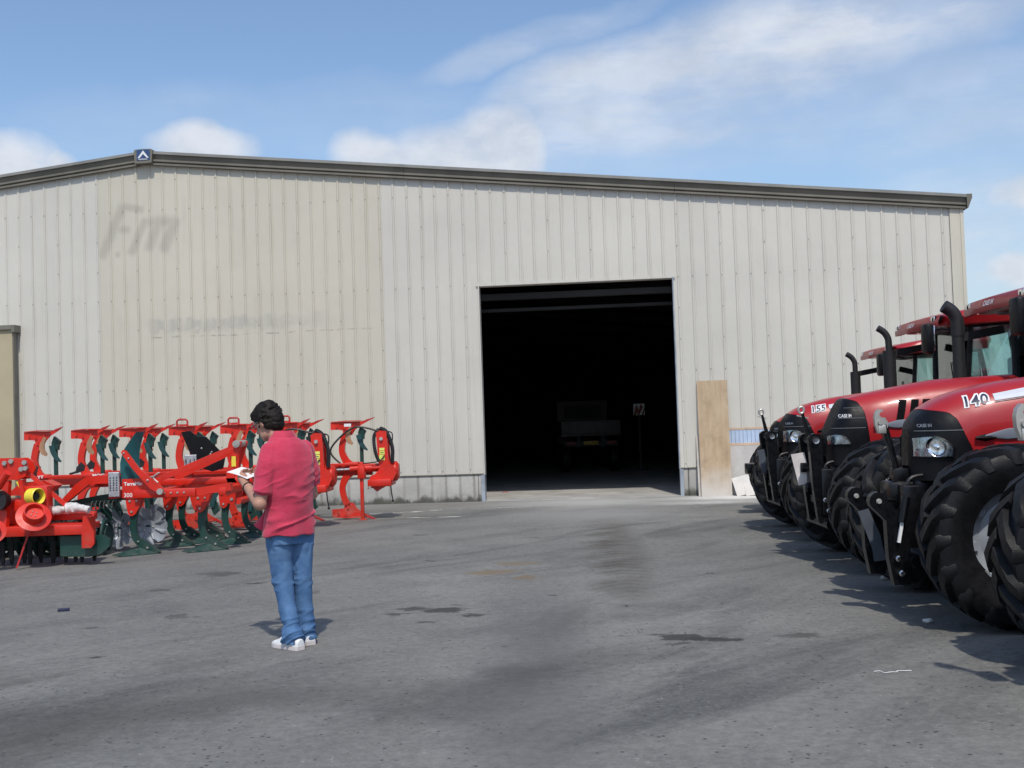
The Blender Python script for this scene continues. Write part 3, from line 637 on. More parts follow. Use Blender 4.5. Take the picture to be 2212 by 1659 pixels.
def rim_mb(rr, wd):
    b_ = MB().lathe([(rr+.018, -.41*wd), (rr-.01, -.40*wd), (rr-.03, -.2*wd), (rr-.035, .1*wd), (rr-.01, .40*wd), (rr+.018, .41*wd), (rr+.022, .38*wd)], 44)
    b_.lathe([(rr-.04, .14*wd), (rr-.06, .11*wd), (rr*.72, .05*wd), (rr*.5, .10*wd), (rr*.38, .12*wd), (.02, .12*wd)], 36)
    for k in range(8):
        g = 2*PI*k/8; a = Matrix.Rotation(g, 4, 'Y'); b_.box(rr-.075, rr-.028, .09*wd, .18*wd, -.03, .03, a)
    return b_
def hub_mb(wd):
    b_ = MB().lathe([(.155, .10*wd), (.155, .16*wd), (.12, .20*wd), (.11, .42*wd), (.085, .47*wd), (.0, .475*wd)], 24)
    for k in range(8): g = 2*PI*k/8; b_.ball((.135*math.cos(g), .19*wd, .135*math.sin(g)), .014, 6)
    b_.lathe([(.0, -.5*wd), (.15, -.48*wd), (.19, -.3*wd), (.2, .05*wd), (.15, .08*wd)], 24); return b_
FT, FR_, FH = tyre_mb(.645, .47, .365, 17).mesh('tyre', M['rubber'], 38), rim_mb(.365, .47).mesh('front_wheel', M['rim'], 30), hub_mb(.47).mesh('hub', M['blackpaint'], 40)
RT, RR_, RH = tyre_mb(.90, .56, .50, 21).mesh('tyre', M['rubber'], 38), rim_mb(.50, .56).mesh('rear_wheel', M['rim'], 30), hub_mb(.56).mesh('hub', M['blackpaint'], 40)
def wheel(T, name, meshes, x, y, z, steer=0.):
    r_, t_, h_ = meshes
    o = link(name, r_, T); o.location = (x, y, z); spin = random.uniform(0, .33)
    o.rotation_euler = Euler((0, spin, steer + (0 if y > 0 else PI)))
    for nm, me in (('tyre', t_), ('hub', h_)): link(nm, me, o)
    return o
def headlight(T, gr, h, lowz, highz, x0, x1, side):
    nx_, nz_ = 12, 6
    def S(u, v, off):
        x = x0+(x1-x0)*u; za = lowz+.02*(1-u)*0; zb2 = highz-.035*(u-.35)**2*6*(1 if u > .35 else .3)
        return side_pt(h, x, za+(zb2-za)*v, off, side)
    def patch(off, e=0.): return [[S(e+(1-2*e)*i/nx_, e+(1-2*e)*j/nz_, off) for j in range(nz_+1)] for i in range(nx_+1)]
    hl = grid_mb(patch(.004, .0)).build('headlight', M['lampback'], gr, 60)
    b_ = MB()
    for u in ((.52,) if highz-lowz > .12 else ()):
        c0 = S(u, .5, .004); nrm = (S(u, .5, .1)-S(u, .5, 0)); t = (S(min(1, u+.05), .5, .004)-S(u-.05, .5, .004)).normalized()
        up_ = Vector((0, 0, 1)); nn = t.cross(up_).normalized()*(1 if t.cross(up_).dot(Vector((0, side, 0))) > 0 else -1)
        mt = Matrix((t, up_, nn)).transposed().to_4x4(); mt.translation = c0
        rr = (highz-lowz)*.46
        b_.lathe([(rr*1.02, .012), (rr, .016), (rr*.9, .010), (rr*.6, -.004+.010), (rr*.32, .006), (rr*.30, .016), (0, .02)], 20, 'z', mt)
    if b_.v: b_.build('reflector', M['chrome'], hl, 40)
    grid_mb(patch(.022, .015)).build('lens', M['lens'], hl, 60)
    fr2 = MB(); ring = [S(u, 0, .012) for u in np.linspace(0, 1, 14)]+[S(1, v, .012) for v in np.linspace(.2, 1, 5)]+[S(u, 1, .012) for u in np.linspace(1, 0, 14)]+[S(0, v, .012) for v in np.linspace(.8, .2, 4)]
    fr2.tube(ring, .008, 6, True); fr2.build('bezel', M['black'], hl)
def tractor(name, X, Y, yaw, kind, number, hitch, label, detail=True):
    h = HOODS['tall' if kind == 'tall' else 'low']
    T = empty(name, (X, Y, 0), PI-yaw, label, 'tractor', 'red tractors parked in a row')
    # hood and nose share one surface, parted along the nose line
    x_end = h['x'][-1]
    NTt = 40; ts = [PI*i/NTt for i in range(NTt+1)]
    def xb(t):
        lo, hi = -.1, x_end-.01
        for _ in range(24):
            mid_ = (lo+hi)/2; z = sect(h, mid_, t, hz(mid_)).z
            bx = lin(z, [p[1] for p in h['bound']], [p[0] for p in h['bound']])
            if mid_ < bx: lo = mid_
            else: hi = mid_
        return (lo+hi)/2
    B = [xb(t) for t in ts]
    x_end = h['x'][-1]
    gx = [0, .12, .25, .4, .55, .7, .8, .87, .92, .96, 1.]
    rows = [[sect(h, B[i]+(x_end-B[i])*u, t, hz(B[i]+(x_end-B[i])*u)) for i, t in enumerate(ts)] for u in gx]
    gb_ = grid_mb(rows); last = rows[-1]; k = len(gb_.v); cx_ = sum((v for v in last), Vector())/len(last)
    inner = [Vector((x_end+.008, cx_.y+(v.y-cx_.y)*.6, cx_.z+(v.z-cx_.z)*.6)) for v in last]
    gb_.add(last+inner, [(j, j+1, NTt+2+j, NTt+1+j) for j in range(NTt)]); gb_.add(inner, [tuple(range(NTt+1))])
    gr = gb_.build('grille', M['black'], T, 50)
    hx = [0, .02, .06, .12, .2, .3, .42, .56, .7, .85, 1.]
    hood_rows = [[sect(h, B[i]-.004+(-1.45-B[i])*u, t, hz(B[i]+(-1.45-B[i])*u)) for i, t in enumerate(ts)] for u in hx]
    hb_ = grid_mb(hood_rows); hb_.add(hood_rows[-1], [tuple(range(NTt+1))])
    hood = hb_.build('hood', M['red'], T, 50)
    for sd_ in (1, -1):                          # printed number, stripe and the blade trim
        if number:
            for nm, bold, off, mm in (('number_outline', .012, .004, 'white'), ('number', .002, .007, 'navy')):
                vs, fs = text_mb(number, .118, bold=bold, shear=.16, spacing=1.06, fine=.015)
                b_ = MB(); x0 = .105 if sd_ > 0 else -.09
                b_.add([side_pt(h, x0-sd_*v.x, 1.557+.125*(sd_*v.x if sd_ > 0 else .19-v.x)+v.y*.92, off, sd_) for v in vs], fs)
                b_.build(nm, M[mm], hood, None)
            xs_ = np.linspace(-.125, -1.1, 14)
            grid_mb([[side_pt(h, x, z, .0055, sd_) for z in (1.595-(x+.09)*.13, 1.62-(x+.09)*.15, 1.645-(x+.09)*.17)] for x in xs_]).build('side_stripe', M['stripe'], hood, None)
            grid_mb([[side_pt(h, x, z, .006, sd_) for z in (1.583-(x+.09)*.13, 1.589-(x+.09)*.13)] for x in xs_]).build('stripe_line', M['navy'], hood, None)
        zc0 = 1.335 if kind != 'tall' else 1.40
        xs_ = np.linspace(-.02, -.95, 12)
        bl = MB()
        def bz(x, q): 
            u = (-.02-x)/.93; wv = .006+.036*min(1, u*6.)*(1 if u < .75 else (1-u)/.25+.05)
            return zc0+.055*u+q*wv
        r1 = [[side_pt(h, x, bz(x, q), o2, sd_) for (q, o2) in ((-1, .004), (-.8, .016), (.2, .022), (.9, .018), (1, .004))] for x in xs_]
        grid_mb(r1).build('side_blade', M['silverdec'], hood, 40)
        xs2 = np.linspace(.045, -.10, 5)
        grid_mb([[side_pt(h, x, zc0-.012+q*(.006+.022*(1-abs((x+.0275)/.0725)*.8)), o2, sd_) for (q, o2) in ((-1, .006), (0, .036), (1, .006))] for x in xs2]).build('blade_tip', M['black'], hood, 40)
        if kind == 'tall':
            for xv in (-.215, -.335, -.445):
                grid_mb([[side_pt(h, xv-.05*(z-1.46)/.2+dx, z, .004, sd_) for dx in (-.037, 0, .037)] for z in np.linspace(1.44, 1.655, 7)]).build('hood_vent', M['ventblack'], hood, None)
        else:
            grid_mb([[side_pt(h, x, z, .004, sd_) for x in (-.28, -.36, -.44)] for z in np.linspace(1.43, 1.49, 4)]).build('hood_vent', M['ventblack'], hood, None)
        headlight(T, gr, h, *((1.185, 1.345, .436, .195) if kind != 'tall' else (1.22, 1.325, .458, .27)), sd_)
    for zz in ((1.385, 1.485, 1.59) if kind == 'tall' else (1.385,)):     # panel seams round the nose
        seam = []
        for sd_, rng in ((1, np.linspace(.12, x_end-.005, 18)), (-1, np.linspace(x_end-.005, .12, 18))):
            seam += [side_pt(h, x, zz, .0015, sd_) for x in rng if zz < lin(x, h['x'], h['zt'])-.03]
        MB().tube(seam, .0035, 5).build('grille_seam', M['trim'], gr)
    tz = 1.495 if kind == 'tall' else 1.415
    sz = .047 if kind == 'tall' else .034
    decal('CASE IH', sz, lambda u, v: side_pt(h, (.352 if kind == 'tall' else .405)-u*.62, tz+v, .005, 1), bold=.001, shear=.12).build('grille_lettering', M['white'] if kind == 'tall' else M['silverdec'], gr, None)
    # engine, frame, axle
    ch = MB().bev(-1.5, .3, -.24, .24, .62, 1.22, .03).bev(-2.9, -1.4, -.32, .32, .5, 1.15, .04).bev(-.12, .12, -.82, .82, .55, .72, .03)
    ch.bev(.2, .44, -.2, .2, .5, 1.02, .03).bev(-1.3, -.1, -.34, .34, .95, 1.24, .03).bar((-2.65, -.8, .9), (-2.65, .8, .9), .26)
    for sd_ in (1, -1):
        ch.tube([(.0, sd_*.3, .9), (-.3, sd_*.36, 1.05), (-.9, sd_*.38, .95)], .05, 8).bev(-1.1, -.35, sd_*.3-.09, sd_*.3+.09, .7, 1.0, .03).bev(-.16, .16, sd_*.66-.1, sd_*.66+.1, .5, .8, .04)
    ch.build('chassis', M['blackpaint'], T)
    MB().bev(-.9, -.3, .27, .36, .86, 1.12, .02).tube([(-.1, .37, 1.2), (-.35, .40, 1.0), (-.5, .38, .8)], .025, 6).build('engine_cover', M['matblack'], T)
    st = R(-3)
    for sd_ in (1, -1):
        wheel(T, 'front_wheel', (FR_, FT, FH), 0, sd_*.94, .645, st)
        wheel(T, 'rear_wheel', (RR_, RT, RH), -2.65, sd_*.95, .90)
        # rear mudguard
        ar = arc(-2.65, .92, 1.02, 20, 165, 14)
        b_ = MB(); vs = []
        for x, z in ar:
            for yy in (.66, 1.22): vs += [Vector((x, sd_*yy, z)), Vector((-2.65+(x+2.65)*.975, sd_*yy, .92+(z-.92)*.975))]
        fs = []
        for i in range(len(ar)-1): a = 4*i; c2 = a+4; fs += [(a, a+2, c2+2, c2), (a+1, c2+1, c2+3, a+3), (a, c2, c2+1, a+1), (a+2, a+3, c2+3, c2+2)]
        b_.add(vs, fs); b_.build('mudguard', M['red'], T)
        s_ = MB()
        for kz in range(3): s_.bev(-1.95, -1.45, sd_*.7-.15, sd_*.7+.15, .45+kz*.28, .48+kz*.28, .008)
        s_.bar((-1.95, sd_*.7, .45), (-1.95, sd_*.6, 1.2), .04).bar((-1.45, sd_*.7, .45), (-1.45, sd_*.6, 1.2), .04); s_.build('step', M['black'], T, None)
    # cab: floor, pillars, panes, roof
    n_before = set(T.children)
    cabp = MB().bev(-2.75, -1.38, -.66, .66, 1.1, 1.42, .04)
    A0 = [(-1.60, .50, 1.38), (-1.62, .60, 2.0), (-1.66, .64, 2.60)]; Bp = [(-2.08, .80, 1.35), (-2.10, .83, 2.0), (-2.12, .76, 2.62)]; Cp = [(-2.72, .70, 1.5), (-2.74, .72, 2.1), (-2.68, .68, 2.62)]
    for sd_ in (1, -1):
        for p_, wv in ((A0, .07), (Bp, .06), (Cp, .08)): cabp.tube(spline([(x, sd_*y, z) for x, y, z in p_], 4), wv*.5, 8)
        cabp.bar((-1.61, sd_*.52, 1.44), (-2.1, sd_*.8, 1.44), .05).bar((-2.1, sd_*.8, 1.44), (-2.72, sd_*.7, 1.52), .06)
        cabp.bar((-1.66, sd_*.64, 2.58), (-2.12, sd_*.76, 2.6), .06).bar((-2.12, sd_*.76, 2.6), (-2.68, sd_*.68, 2.6), .06)
    cabp.bar((-1.66, -.64, 2.58), (-1.66, .64, 2.58), .06).bar((-2.68, -.68, 2.6), (-2.68, .68, 2.6), .07).bar((-1.60, -.5, 1.42), (-1.60, .5, 1.42), .06)
    cf = cabp.build('cab_frame', M['black'], T)
    def pane(q, m='glass'):
        b_ = MB(); vs = [Vector(v) for v in q]; nn = (vs[1]-vs[0]).cross(vs[2]-vs[0]).normalized()*.006
        b_.add(vs+[v+nn for v in vs], [(0, 1, 2, 3), (7, 6, 5, 4), (0, 4, 5, 1), (1, 5, 6, 2), (2, 6, 7, 3), (3, 7, 4, 0)]); return b_.build('window_pane', M[m], cf, None)
    pane([(-1.60, -.5, 1.44), (-1.60, .5, 1.44), (-1.66, .62, 2.56), (-1.66, -.62, 2.56)])
    pane([(-2.72, -.68, 1.52), (-2.72, .68, 1.52), (-2.68, .66, 2.58), (-2.68, -.66, 2.58)])
    for sd_ in (1, -1):
        pane([(-1.63, sd_*.53, 1.46), (-2.06, sd_*.79, 1.46), (-2.11, sd_*.76, 2.56), (-1.68, sd_*.64, 2.56)])
        pane([(-2.12, sd_*.79, 1.5), (-2.70, sd_*.70, 1.54), (-2.67, sd_*.68, 2.58), (-2.14, sd_*.76, 2.58)])
        MB().tube([(-2.02, sd_*.82, 1.62), (-2.02, sd_*.87, 1.66), (-2.02, sd_*.87, 1.86), (-2.02, sd_*.83, 1.9)], .013, 6).build('door_handle', M['matblack'], cf)
    MB().bev(-2.5, -2.1, -.24, .24, 1.5, 1.64, .05).bev(-2.55, -2.42, -.23, .23, 1.6, 2.2, .05).bev(-2.52, -2.44, -.12, .12, 2.2, 2.38, .03).bev(-2.4, -2.05, -.34, -.26, 1.72, 1.8, .02).build('seat', M['seat'], T)
    MB().bev(-1.78, -1.65, -.22, .22, 1.4, 1.72, .04).bar((-1.74, 0, 1.6), (-1.9, 0, 1.84), .06).build('dashboard', M['trim'], T)
    mw = Matrix.Translation((-1.92, 0, 1.86)) @ Matrix.Rotation(R(-32), 4, 'Y')
    MB().tube([mw @ Vector((.19*math.cos(2*PI*i/24), .19*math.sin(2*PI*i/24), 0)) for i in range(24)], .016, 6, True).bar(mw @ Vector((-.18, 0, -.01)), mw @ Vector((.18, 0, -.01)), .03).bar(mw @ Vector((0, -.18, -.01)), mw @ Vector((0, .18, -.01)), .03).build('steering_wheel', M['matblack'], T)
    # roof
    def ring(x0, x1, yw, z0, z1, ex=5, n_=36):
        r_ = []
        for i in range(n_):
            g = 2*PI*i/n_; c, s = math.cos(g), math.sin(g)
            x = (x0+x1)/2+(x1-x0)/2*math.copysign(abs(c)**(2/ex), c); y = yw*math.copysign(abs(s)**(2/ex), s)
            u = (x-x1)/(x0-x1); r_.append(Vector((x, y, z0+(z1-z0)*u)))
        return r_
    rings = [ring(-2.75, -1.34, .80, 2.575, 2.61), ring(-2.86, -1.24, .91, 2.58, 2.63), ring(-2.91, -1.20, .955, 2.66, 2.77), ring(-2.88, -1.25, .925, 2.71, 2.86), ring(-2.75, -1.40, .82, 2.75, 2.905), ring(-2.5, -1.65, .55, 2.785, 2.925)]
    rb = MB(); m = 36; vs = [v for r_ in rings for v in r_]
    rb.add(vs, [(i*m+j, i*m+(j+1) % m, (i+1)*m+(j+1) % m, (i+1)*m+j) for i in range(5) for j in range(m)]+[tuple(range(m)), tuple(5*m+j for j in range(m))])
    roof = rb.build('cab_roof', M['red'], T, 40)
    # visor with lettering and lamps
    vz = []
    for i in range(17):
        yy = -.86+1.72*i/16; xo = -1.215+.05*(1-abs(yy/.86)**2.5)
        vz.append([Vector((xo-.10, yy, 2.735)), Vector((xo+.0, yy, 2.705)), Vector((xo+.035, yy, 2.62)), Vector((xo+.03, yy, 2.565)), Vector((xo-.05, yy, 2.575))])
    grid_mb(vz).build('sun_visor', M['red'], roof, 40)
    MB().bev(-2.6, -1.45, -.6, .6, 2.555, 2.572, .005).build('headliner', M['trim'], roof)
    decal('CASE IH', .075, lambda u, v: Vector((-1.215+.05+.035-v*.36+.006, -.17+u, 2.622+v)), bold=.002, shear=.1).build('visor_lettering', M['white'], roof, None)
    for sd_ in (1, -1):
        l_ = MB().bev(-1.27, -1.175, sd_*.70-.075, sd_*.70+.075, 2.625, 2.705, .02).build('work_lamp', M['black'], roof)
        MB().bev(-1.18, -1.166, sd_*.70-.065, sd_*.70+.065, 2.632, 2.698, .005).build('lamp_glass', M['chrome'], l_)
        if sd_ < 0: continue
        mr = MB().tube(spline([(-1.44, sd_*.66, 2.52), (-1.2, sd_*.85, 2.54), (-.95, sd_*1.12, 2.50)], 4), .018, 6).build('mirror_arm', M['matblack'], T)
        MB().bev(-1.0, -.90, sd_*1.13-.11, sd_*1.13+.11, 2.22, 2.58, .035).build('mirror', M['black'], mr)
        MB().bev(-1.015, -1.002, sd_*1.13-.085, sd_*1.13+.085, 2.25, 2.55, .003).build('mirror_glass', M['chrome'], mr)
    MB().tube([(-1.59, .1, 1.46), (-1.60, .15, 1.8), (-1.62, .0, 2.15)], .009, 5).build('wiper', M['matblack'], T)
    for c_ in set(T.children)-n_before: c_.location.x -= .19
    # exhaust stack
    ex = MB().tube([(-1.20, -.60, 1.45), (-1.20, -.60, 2.36)], .085 if kind != 'tall' else .065, 14).build('exhaust_guard', M['matblack'], T)
    rp = .062 if kind == 'tall' else .045
    path = spline([(-1.20, -.60, 2.34), (-1.20, -.60, 2.46), (-1.19, -.60, 2.54), (-1.14, -.60, 2.62), (-1.06, -.60, 2.675)], 5)
    b_ = MB().tube(path, rp*1.15 if kind == 'tall' else rp, 14); b_.build('exhaust_pipe', M['matblack'], ex)
    MB().bar((-1.22, -.60, 2.32), (-1.7, -.62, 2.40), .06, .09).build('exhaust_bracket', M['matblack'], ex)
    MB().ball((-1.13, -.60, 1.62), .012, 6).build('bolt', M['steel'], ex)
    # front linkage
    fh = MB().bev(.40, .56, -.27, .27, .50, .98, .02).bev(.3, .62, -.14, .14, .8, 1.0, .03)
    fh.tube([(.52, -.44, .42), (.52, .44, .42)], .05, 10)
    H = fh.build('front_linkage', M['blackpaint'], T)
    for sd_ in (1, -1):
        yy = sd_*(.31 if hitch != 'tall' else .20)
        arm = [(.77+.07*math.cos(R(a)), .87+.07*math.sin(R(a))) for a in range(-60, 181, 30)]+[(.65, .82), (.58, .72), (.545, .45), (.56, .24), (.68, .24), (.715, .45), (.72, .72)]
        if hitch == 'tall':
            arm = [(.60+.07*math.cos(R(a)), 1.27+.07*math.sin(R(a))) for a in range(-20, 201, 22)]+[(.53, 1.18), (.52, .9), (.46, .62), (.42, .45), (.50, .36), (.60, .44), (.64, .8), (.655, 1.12)]
        elif hitch == 'low': arm = [(.50, .78), (.60, .70), (.60, .50), (.56, .30), (.46, .24), (.42, .40)]
        if hitch == 'box': continue
        a_ = MB().prism(arm, yy-.045, yy+.045).build('lower_arm', M['blackpaint'], H, None)
        if hitch == 'hook':
            if sd_ < 0: MB().prism([(.765, .745), (.68, .765), (.59, .54), (.665, .45)], yy+.05, yy+.06).prism([(.664, .449), (.592, .536), (.56, .35), (.65, .34)], yy+.049, yy+.059).build('arm_flange', M['greyplate'], a_, None)
            MB().lathe([(.0, -.07), (.016, -.07), (.016, .07), (.0, .07)], 12, 'y', Matrix.Translation((.77, yy, .87))).lathe([(.02, .046), (.02, .056), (.010, .058), (.010, .046)], 14, 'y', Matrix.Translation((.77, yy, .87))).build('pin', M['zinc'], a_)
            MB().tube([(.77, yy-.01, .87), (.60, yy*.6, .86)], .014, 8).build('check_link', M['blackpaint'], a_)
        elif hitch == 'tall':
            MB().lathe([(0, -.08), (.026, -.08), (.026, .08), (.0, .08)], 14, 'y', Matrix.Translation((.60, yy, 1.27))).lathe([(.02, .08), (.036, .082), (.036, .07)], 14, 'y', Matrix.Translation((.60, yy, 1.27))).build('pin', M['steel'], a_)
            if sd_ < 0:
                if kind == 'tall': MB().prism([(.77, 1.12), (.63, 1.14), (.57, .82), (.70, .79)], yy+.05, yy+.06).build('label_plate', M['pinkplate'], a_, None); MB().bev(.60, .68, yy+.06, yy+.1, .93, 1.03, .008).bar((.64, yy+.08, .98), (.54, yy+.2, .98), .03).build('catch', M['blackpaint'], a_)
                else: MB().prism([(.72, 1.08), (.62, 1.10), (.60, .80), (.665, .78)], yy+.05, yy+.06).build('arm_flange', M['greyplate'], a_, None)
        for q in (((.65, yy+.05*sd_, .44), (.63, yy+.05*sd_, .33)) if hitch == 'hook' else ((.53, yy+.05*sd_, .66), (.50, yy+.05*sd_, .55))):
            MB().lathe([(0, 0), (.024, 0), (.024, .03), (.015, .04), (0, .04)], 8, 'y', Matrix.Translation(q) @ Matrix.Scale(sd_, 4, (0, 1, 0))).build('bolt', M['steel'], H)
        if hitch == 'hook':
            rmb = MB().bar((.612, yy+.075*sd_, .72), (.645, yy+.075*sd_, .56), .022).build('ram_rod', M['white'], H, None)
            MB().tube([(.575, yy+.075*sd_, .90), (.614, yy+.075*sd_, .71)], .032, 10).build('ram_barrel', M['blackpaint'], rmb)
        else:
            rmb = MB().bar((.40, yy+.10*sd_, .74), (.44, yy+.10*sd_, .48), .03).build('ram_rod', M['steel'], H, None)
            MB().tube([(.37, yy+.10*sd_, .98), (.40, yy+.10*sd_, .72)], .04, 10).build('ram_barrel', M['blackpaint'], rmb)
    if hitch == 'box':
        MB().bev(.50, .84, -.30, .30, .66, .85, .02).bev(.80, .90, .05, .34, .70, .86, .01).build('weight_carrier', M['blackpaint'], H)
        MB().tube([(.70, .31, .9), (.52, .31, .98)], .02, 8).build('tow_pin', M['steel'], H)
        return T
    hs = MB().tube(spline([(.3, .2, 1.05), (.5, .24, 1.02), (.5, .22, .8), (.35, .26, .65)], 6), .014, 6).tube(spline([(.3, -.1, 1.05), (.58, -.06, 1.0), (.6, 0, .8), (.5, .05, .6)], 6), .014, 6); hs.build('hydraulic_hose', M['hose'], H)
    MB().bev(.50, .60, -.09, .09, .62, .70, .01).lathe([(.0, .0), (.05, .0), (.05, .1), (.03, .12), (.0, .12)], 12, 'x', Matrix.Translation((.55, 0, .78))).build('coupling', M['blackpaint'], H)
    if hitch != 'tall':
        tl = MB().tube([(.50, 0, 1.0), (.60, 0, 1.44)], .026, 10).bev(.44, .56, -.08, .08, .96, 1.1, .015).build('top_link', M['blackpaint'], H)
        MB().tube(spline([(.56, .03, 1.05), (.57, .05, 1.2), (.64, .02, 1.4), (.62, .02, 1.45)], 4), .006, 5).build('link_cable', M['hose'], tl)
        claw = [(.55, 1.41), (.535, 1.47), (.545, 1.53), (.60, 1.53), (.62, 1.535), (.60, 1.575), (.585, 1.59), (.63, 1.605), (.66, 1.585), (.685, 1.53), (.69, 1.47), (.675, 1.42), (.63, 1.37), (.58, 1.37)]
        claw = [(.60, 1.36), (.555, 1.40), (.55, 1.47), (.58, 1.515), (.625, 1.52), (.648, 1.545), (.635, 1.575), (.60, 1.585), (.605, 1.605), (.655, 1.61), (.69, 1.575), (.705, 1.52), (.70, 1.44), (.67, 1.36)]
        claw = [(.625+(x-.625)*.66, 1.47+(z-1.48)*.72) for x, z in claw]
        MB().prism(claw, -.022, .022).bev(.59, .655, -.032, .032, 1.37, 1.44, .010).lathe([(.02, .022), (.02, .038), (0, .038)], 10, 'y', Matrix.Translation((.635, 0, 1.46))).build('hook', M['zinc'], tl, 40)
        if hitch == 'low': tl.location.x = .20; tl.scale = (1.0, 1.1, 1.0)
    else:
        tl = MB().tube([(.50, 0, 1.0), (.62, -.02, 1.36), (.66, -.02, 1.55)], [.03, .024, .016], 10).build('top_link', M['blackpaint'], H)
        MB().tube([(.67+.028*math.cos(2*PI*i/14), -.02, 1.585+.034*math.sin(2*PI*i/14)) for i in range(14)], .014, 8, True).bar((.60, -.02, 1.50), (.72, -.02, 1.53), .012).build('link_eye', M['zinc'], tl)
    return T
tractor('tractor', 3.47, 5.80, .03, 'low', '140', 'low', 'nearest red tractor, cut off so only one front wheel and its pale hook show')
tractor('tractor', 3.51, 8.82, .03, 'low', '140', 'hook', 'red tractor with 140 on its hood, wide clear headlight and pale steel hook')
tractor('tractor', 3.69, 11.75, .03, 'tall', None, 'tall', 'red tractor with a tall black slatted nose and three black slots in its hood')
tractor('tractor', 3.92, 14.70, .03, 'low', '155', 'tall', 'red tractor with 155 on its hood and a bent exhaust beside the cab mirror')
TA = tractor('tractor', 4.44, 17.70, .03, 'low', '155', 'box', 'red tractor farthest along the row, standing closest to the warehouse boards')
TA.scale = (.93, .93, .93)

# ------------------------------------------------------------------ reversible ploughs along the front
def vmirror(pts, zc): return [(x, 2*zc-z) for x, z in pts]
def plough(name, X, Y, bodies, hx_, label, handles, rise=0., rails=True, white=False, sx=.74):
    T = empty(name, (X, Y, 0), R(-1.2), label, 'plough', 'reversible ploughs along the warehouse front')
    ZC = .86
    for i, x0 in enumerate(bodies):
        for upper in (True, False):
            q = (lambda p: p) if upper else (lambda p: vmirror(p, ZC))
            yo = 0 if upper else -.05
            leg = ribbon(q([(x0+.36*sx, .90), (x0+.27*sx, 1.0), (x0+.20*sx, 1.16), (x0+.22*sx, 1.32), (x0+.28*sx, 1.46)]), [.18, .12, .10, .10, .11], -.035+yo, .035+yo).build('leg', M['orange'], T, 40)
            # mouldboard: broad strip that sweeps to a point, hollow towards the back
            mbp = [(x0, 1.535), (x0, 1.665), (x0+.28*sx, 1.672), (x0+.55*sx, 1.668), (x0+.66*sx, 1.685), (x0+.78*sx, 1.70), (x0+.66*sx, 1.645), (x0+.55*sx, 1.595), (x0+.46*sx, 1.525), (x0+.40*sx, 1.44), (x0+.27*sx, 1.42), (x0+.235*sx, 1.46), (x0+.22*sx, 1.525), (x0+.14*sx, 1.535)]
            def bend(v, x0=x0, yo=yo):
                u = v.x-x0; return Vector((v.x, v.y+.06*math.sin(u*3.4)-.02+.10*(v.z-ZC if v.z > ZC else ZC-v.z-.0)*.3, v.z))
            mbd = MB().prism(q(mbp), -.05+yo, -.036+yo, bend).build('mouldboard', M['orange'], T, None)
            MB().prism(q([(x0+.01*sx, 1.675), (x0+.3*sx, 1.69), (x0+.56*sx, 1.685), (x0+.56*sx, 1.672), (x0+.3*sx, 1.676), (x0+.01*sx, 1.668)]), -.06+yo, .10+yo).build('share_edge', M['orange'], mbd, None)
            MB().prism(q([(x0+.62*sx, 1.665), (x0+.70*sx, 1.70), (x0+.86*sx, 1.735), (x0+.80*sx, 1.70), (x0+.70*sx, 1.665)]), -.07+yo, -.03+yo).build('share_point', M['darkred'], mbd, None)
            bt = MB()
            for bx, bz_ in ((x0+.12*sx, 1.60), (x0+.26*sx, 1.60), (x0+.30*sx, 1.48), (x0+.44*sx, 1.60)): bt.bolt((bx, -.055+yo, bz_ if upper else 2*ZC-bz_), .016, .012)
            bt.build('bolt', M['orange'], mbd, None)
            if upper:
                MB().prism([(x0+.33, 1.58), (x0+.27, 1.48), (x0+.255, 1.38), (x0+.29, 1.30), (x0+.36, 1.27), (x0+.385, 1.30), (x0+.34, 1.38), (x0+.34, 1.48), (x0+.375, 1.56)], -.075, -.055).build('shin', M['tan'], T, None)
        # skimmers, one up one down
        for upper in (True, False):
            if not upper and i % 2: continue
            q = (lambda p: p) if upper else (lambda p: vmirror(p, ZC))
            xs_ = x0+.44 if sx < .8 else x0+.5
            sk = MB().prism(q([(xs_-.03, .92), (xs_+.03, .92), (xs_+.03, 1.40), (xs_-.03, 1.40)]), .10, .135).build('skimmer', M['green'], T, None)
            MB().prism(q([(xs_-.045, 1.38), (xs_-.05, 1.48), (xs_-.01, 1.585), (xs_+.09, 1.50), (xs_+.06, 1.44), (xs_+.05, 1.36)]), .075, .15).build('skimmer_head', M['green'], sk, None)
            ribbon(q([(xs_-.04, 1.44), (xs_-.01, 1.32), (xs_+.04, 1.23), (xs_+.11, 1.17)]), [.09, .085, .07, .02], .05, .065).build('skimmer_blade', M['teal'], sk, None)
        if i in handles:
            xh = x0+.2
            MB().tube([(xh+x, .02, z) for x, z in [(-.085, 1.67), (-.085, 1.76), (-.06, 1.785), (.06, 1.785), (.085, 1.76), (.085, 1.67)]], .016, 8).bar((xh-.085, .02, 1.70), (xh+.085, .02, 1.70), .02).build('handle', M['darkred'], T)
    x0, x1 = bodies[0]+.25, hx_+.02
    MB().bev(x0, x1, -.07, .07, .80, .94, .015).build('main_beam', M['orange'], T)
    if rails: MB().bev(x0-.1, x1-.5, -.16, -.11, .92, .965, .008).bev(x0+.4, x1-.3, .12, .2, .74, .88, .01).build('side_rail', M['orange'], T)
    for i, xx in enumerate(bodies):
        MB().bev(xx+.26*sx, xx+.46*sx+.05, -.1, .1, .76, .98, .02).build('body_clamp', M['orange'], T)
    cb = MB()
    for xx in bodies[:2]: cb.prism([(xx+.05, .98), (xx+.2, 1.02), (xx+.22, 1.10), (xx+.15, 1.16), (xx+.08, 1.08)], -.04, .06).tube([(xx+.06, 0, 1.0), (xx-.05, 0, .97)], .02, 6)
    cb.build('adjuster', M['matblack'], T, None)
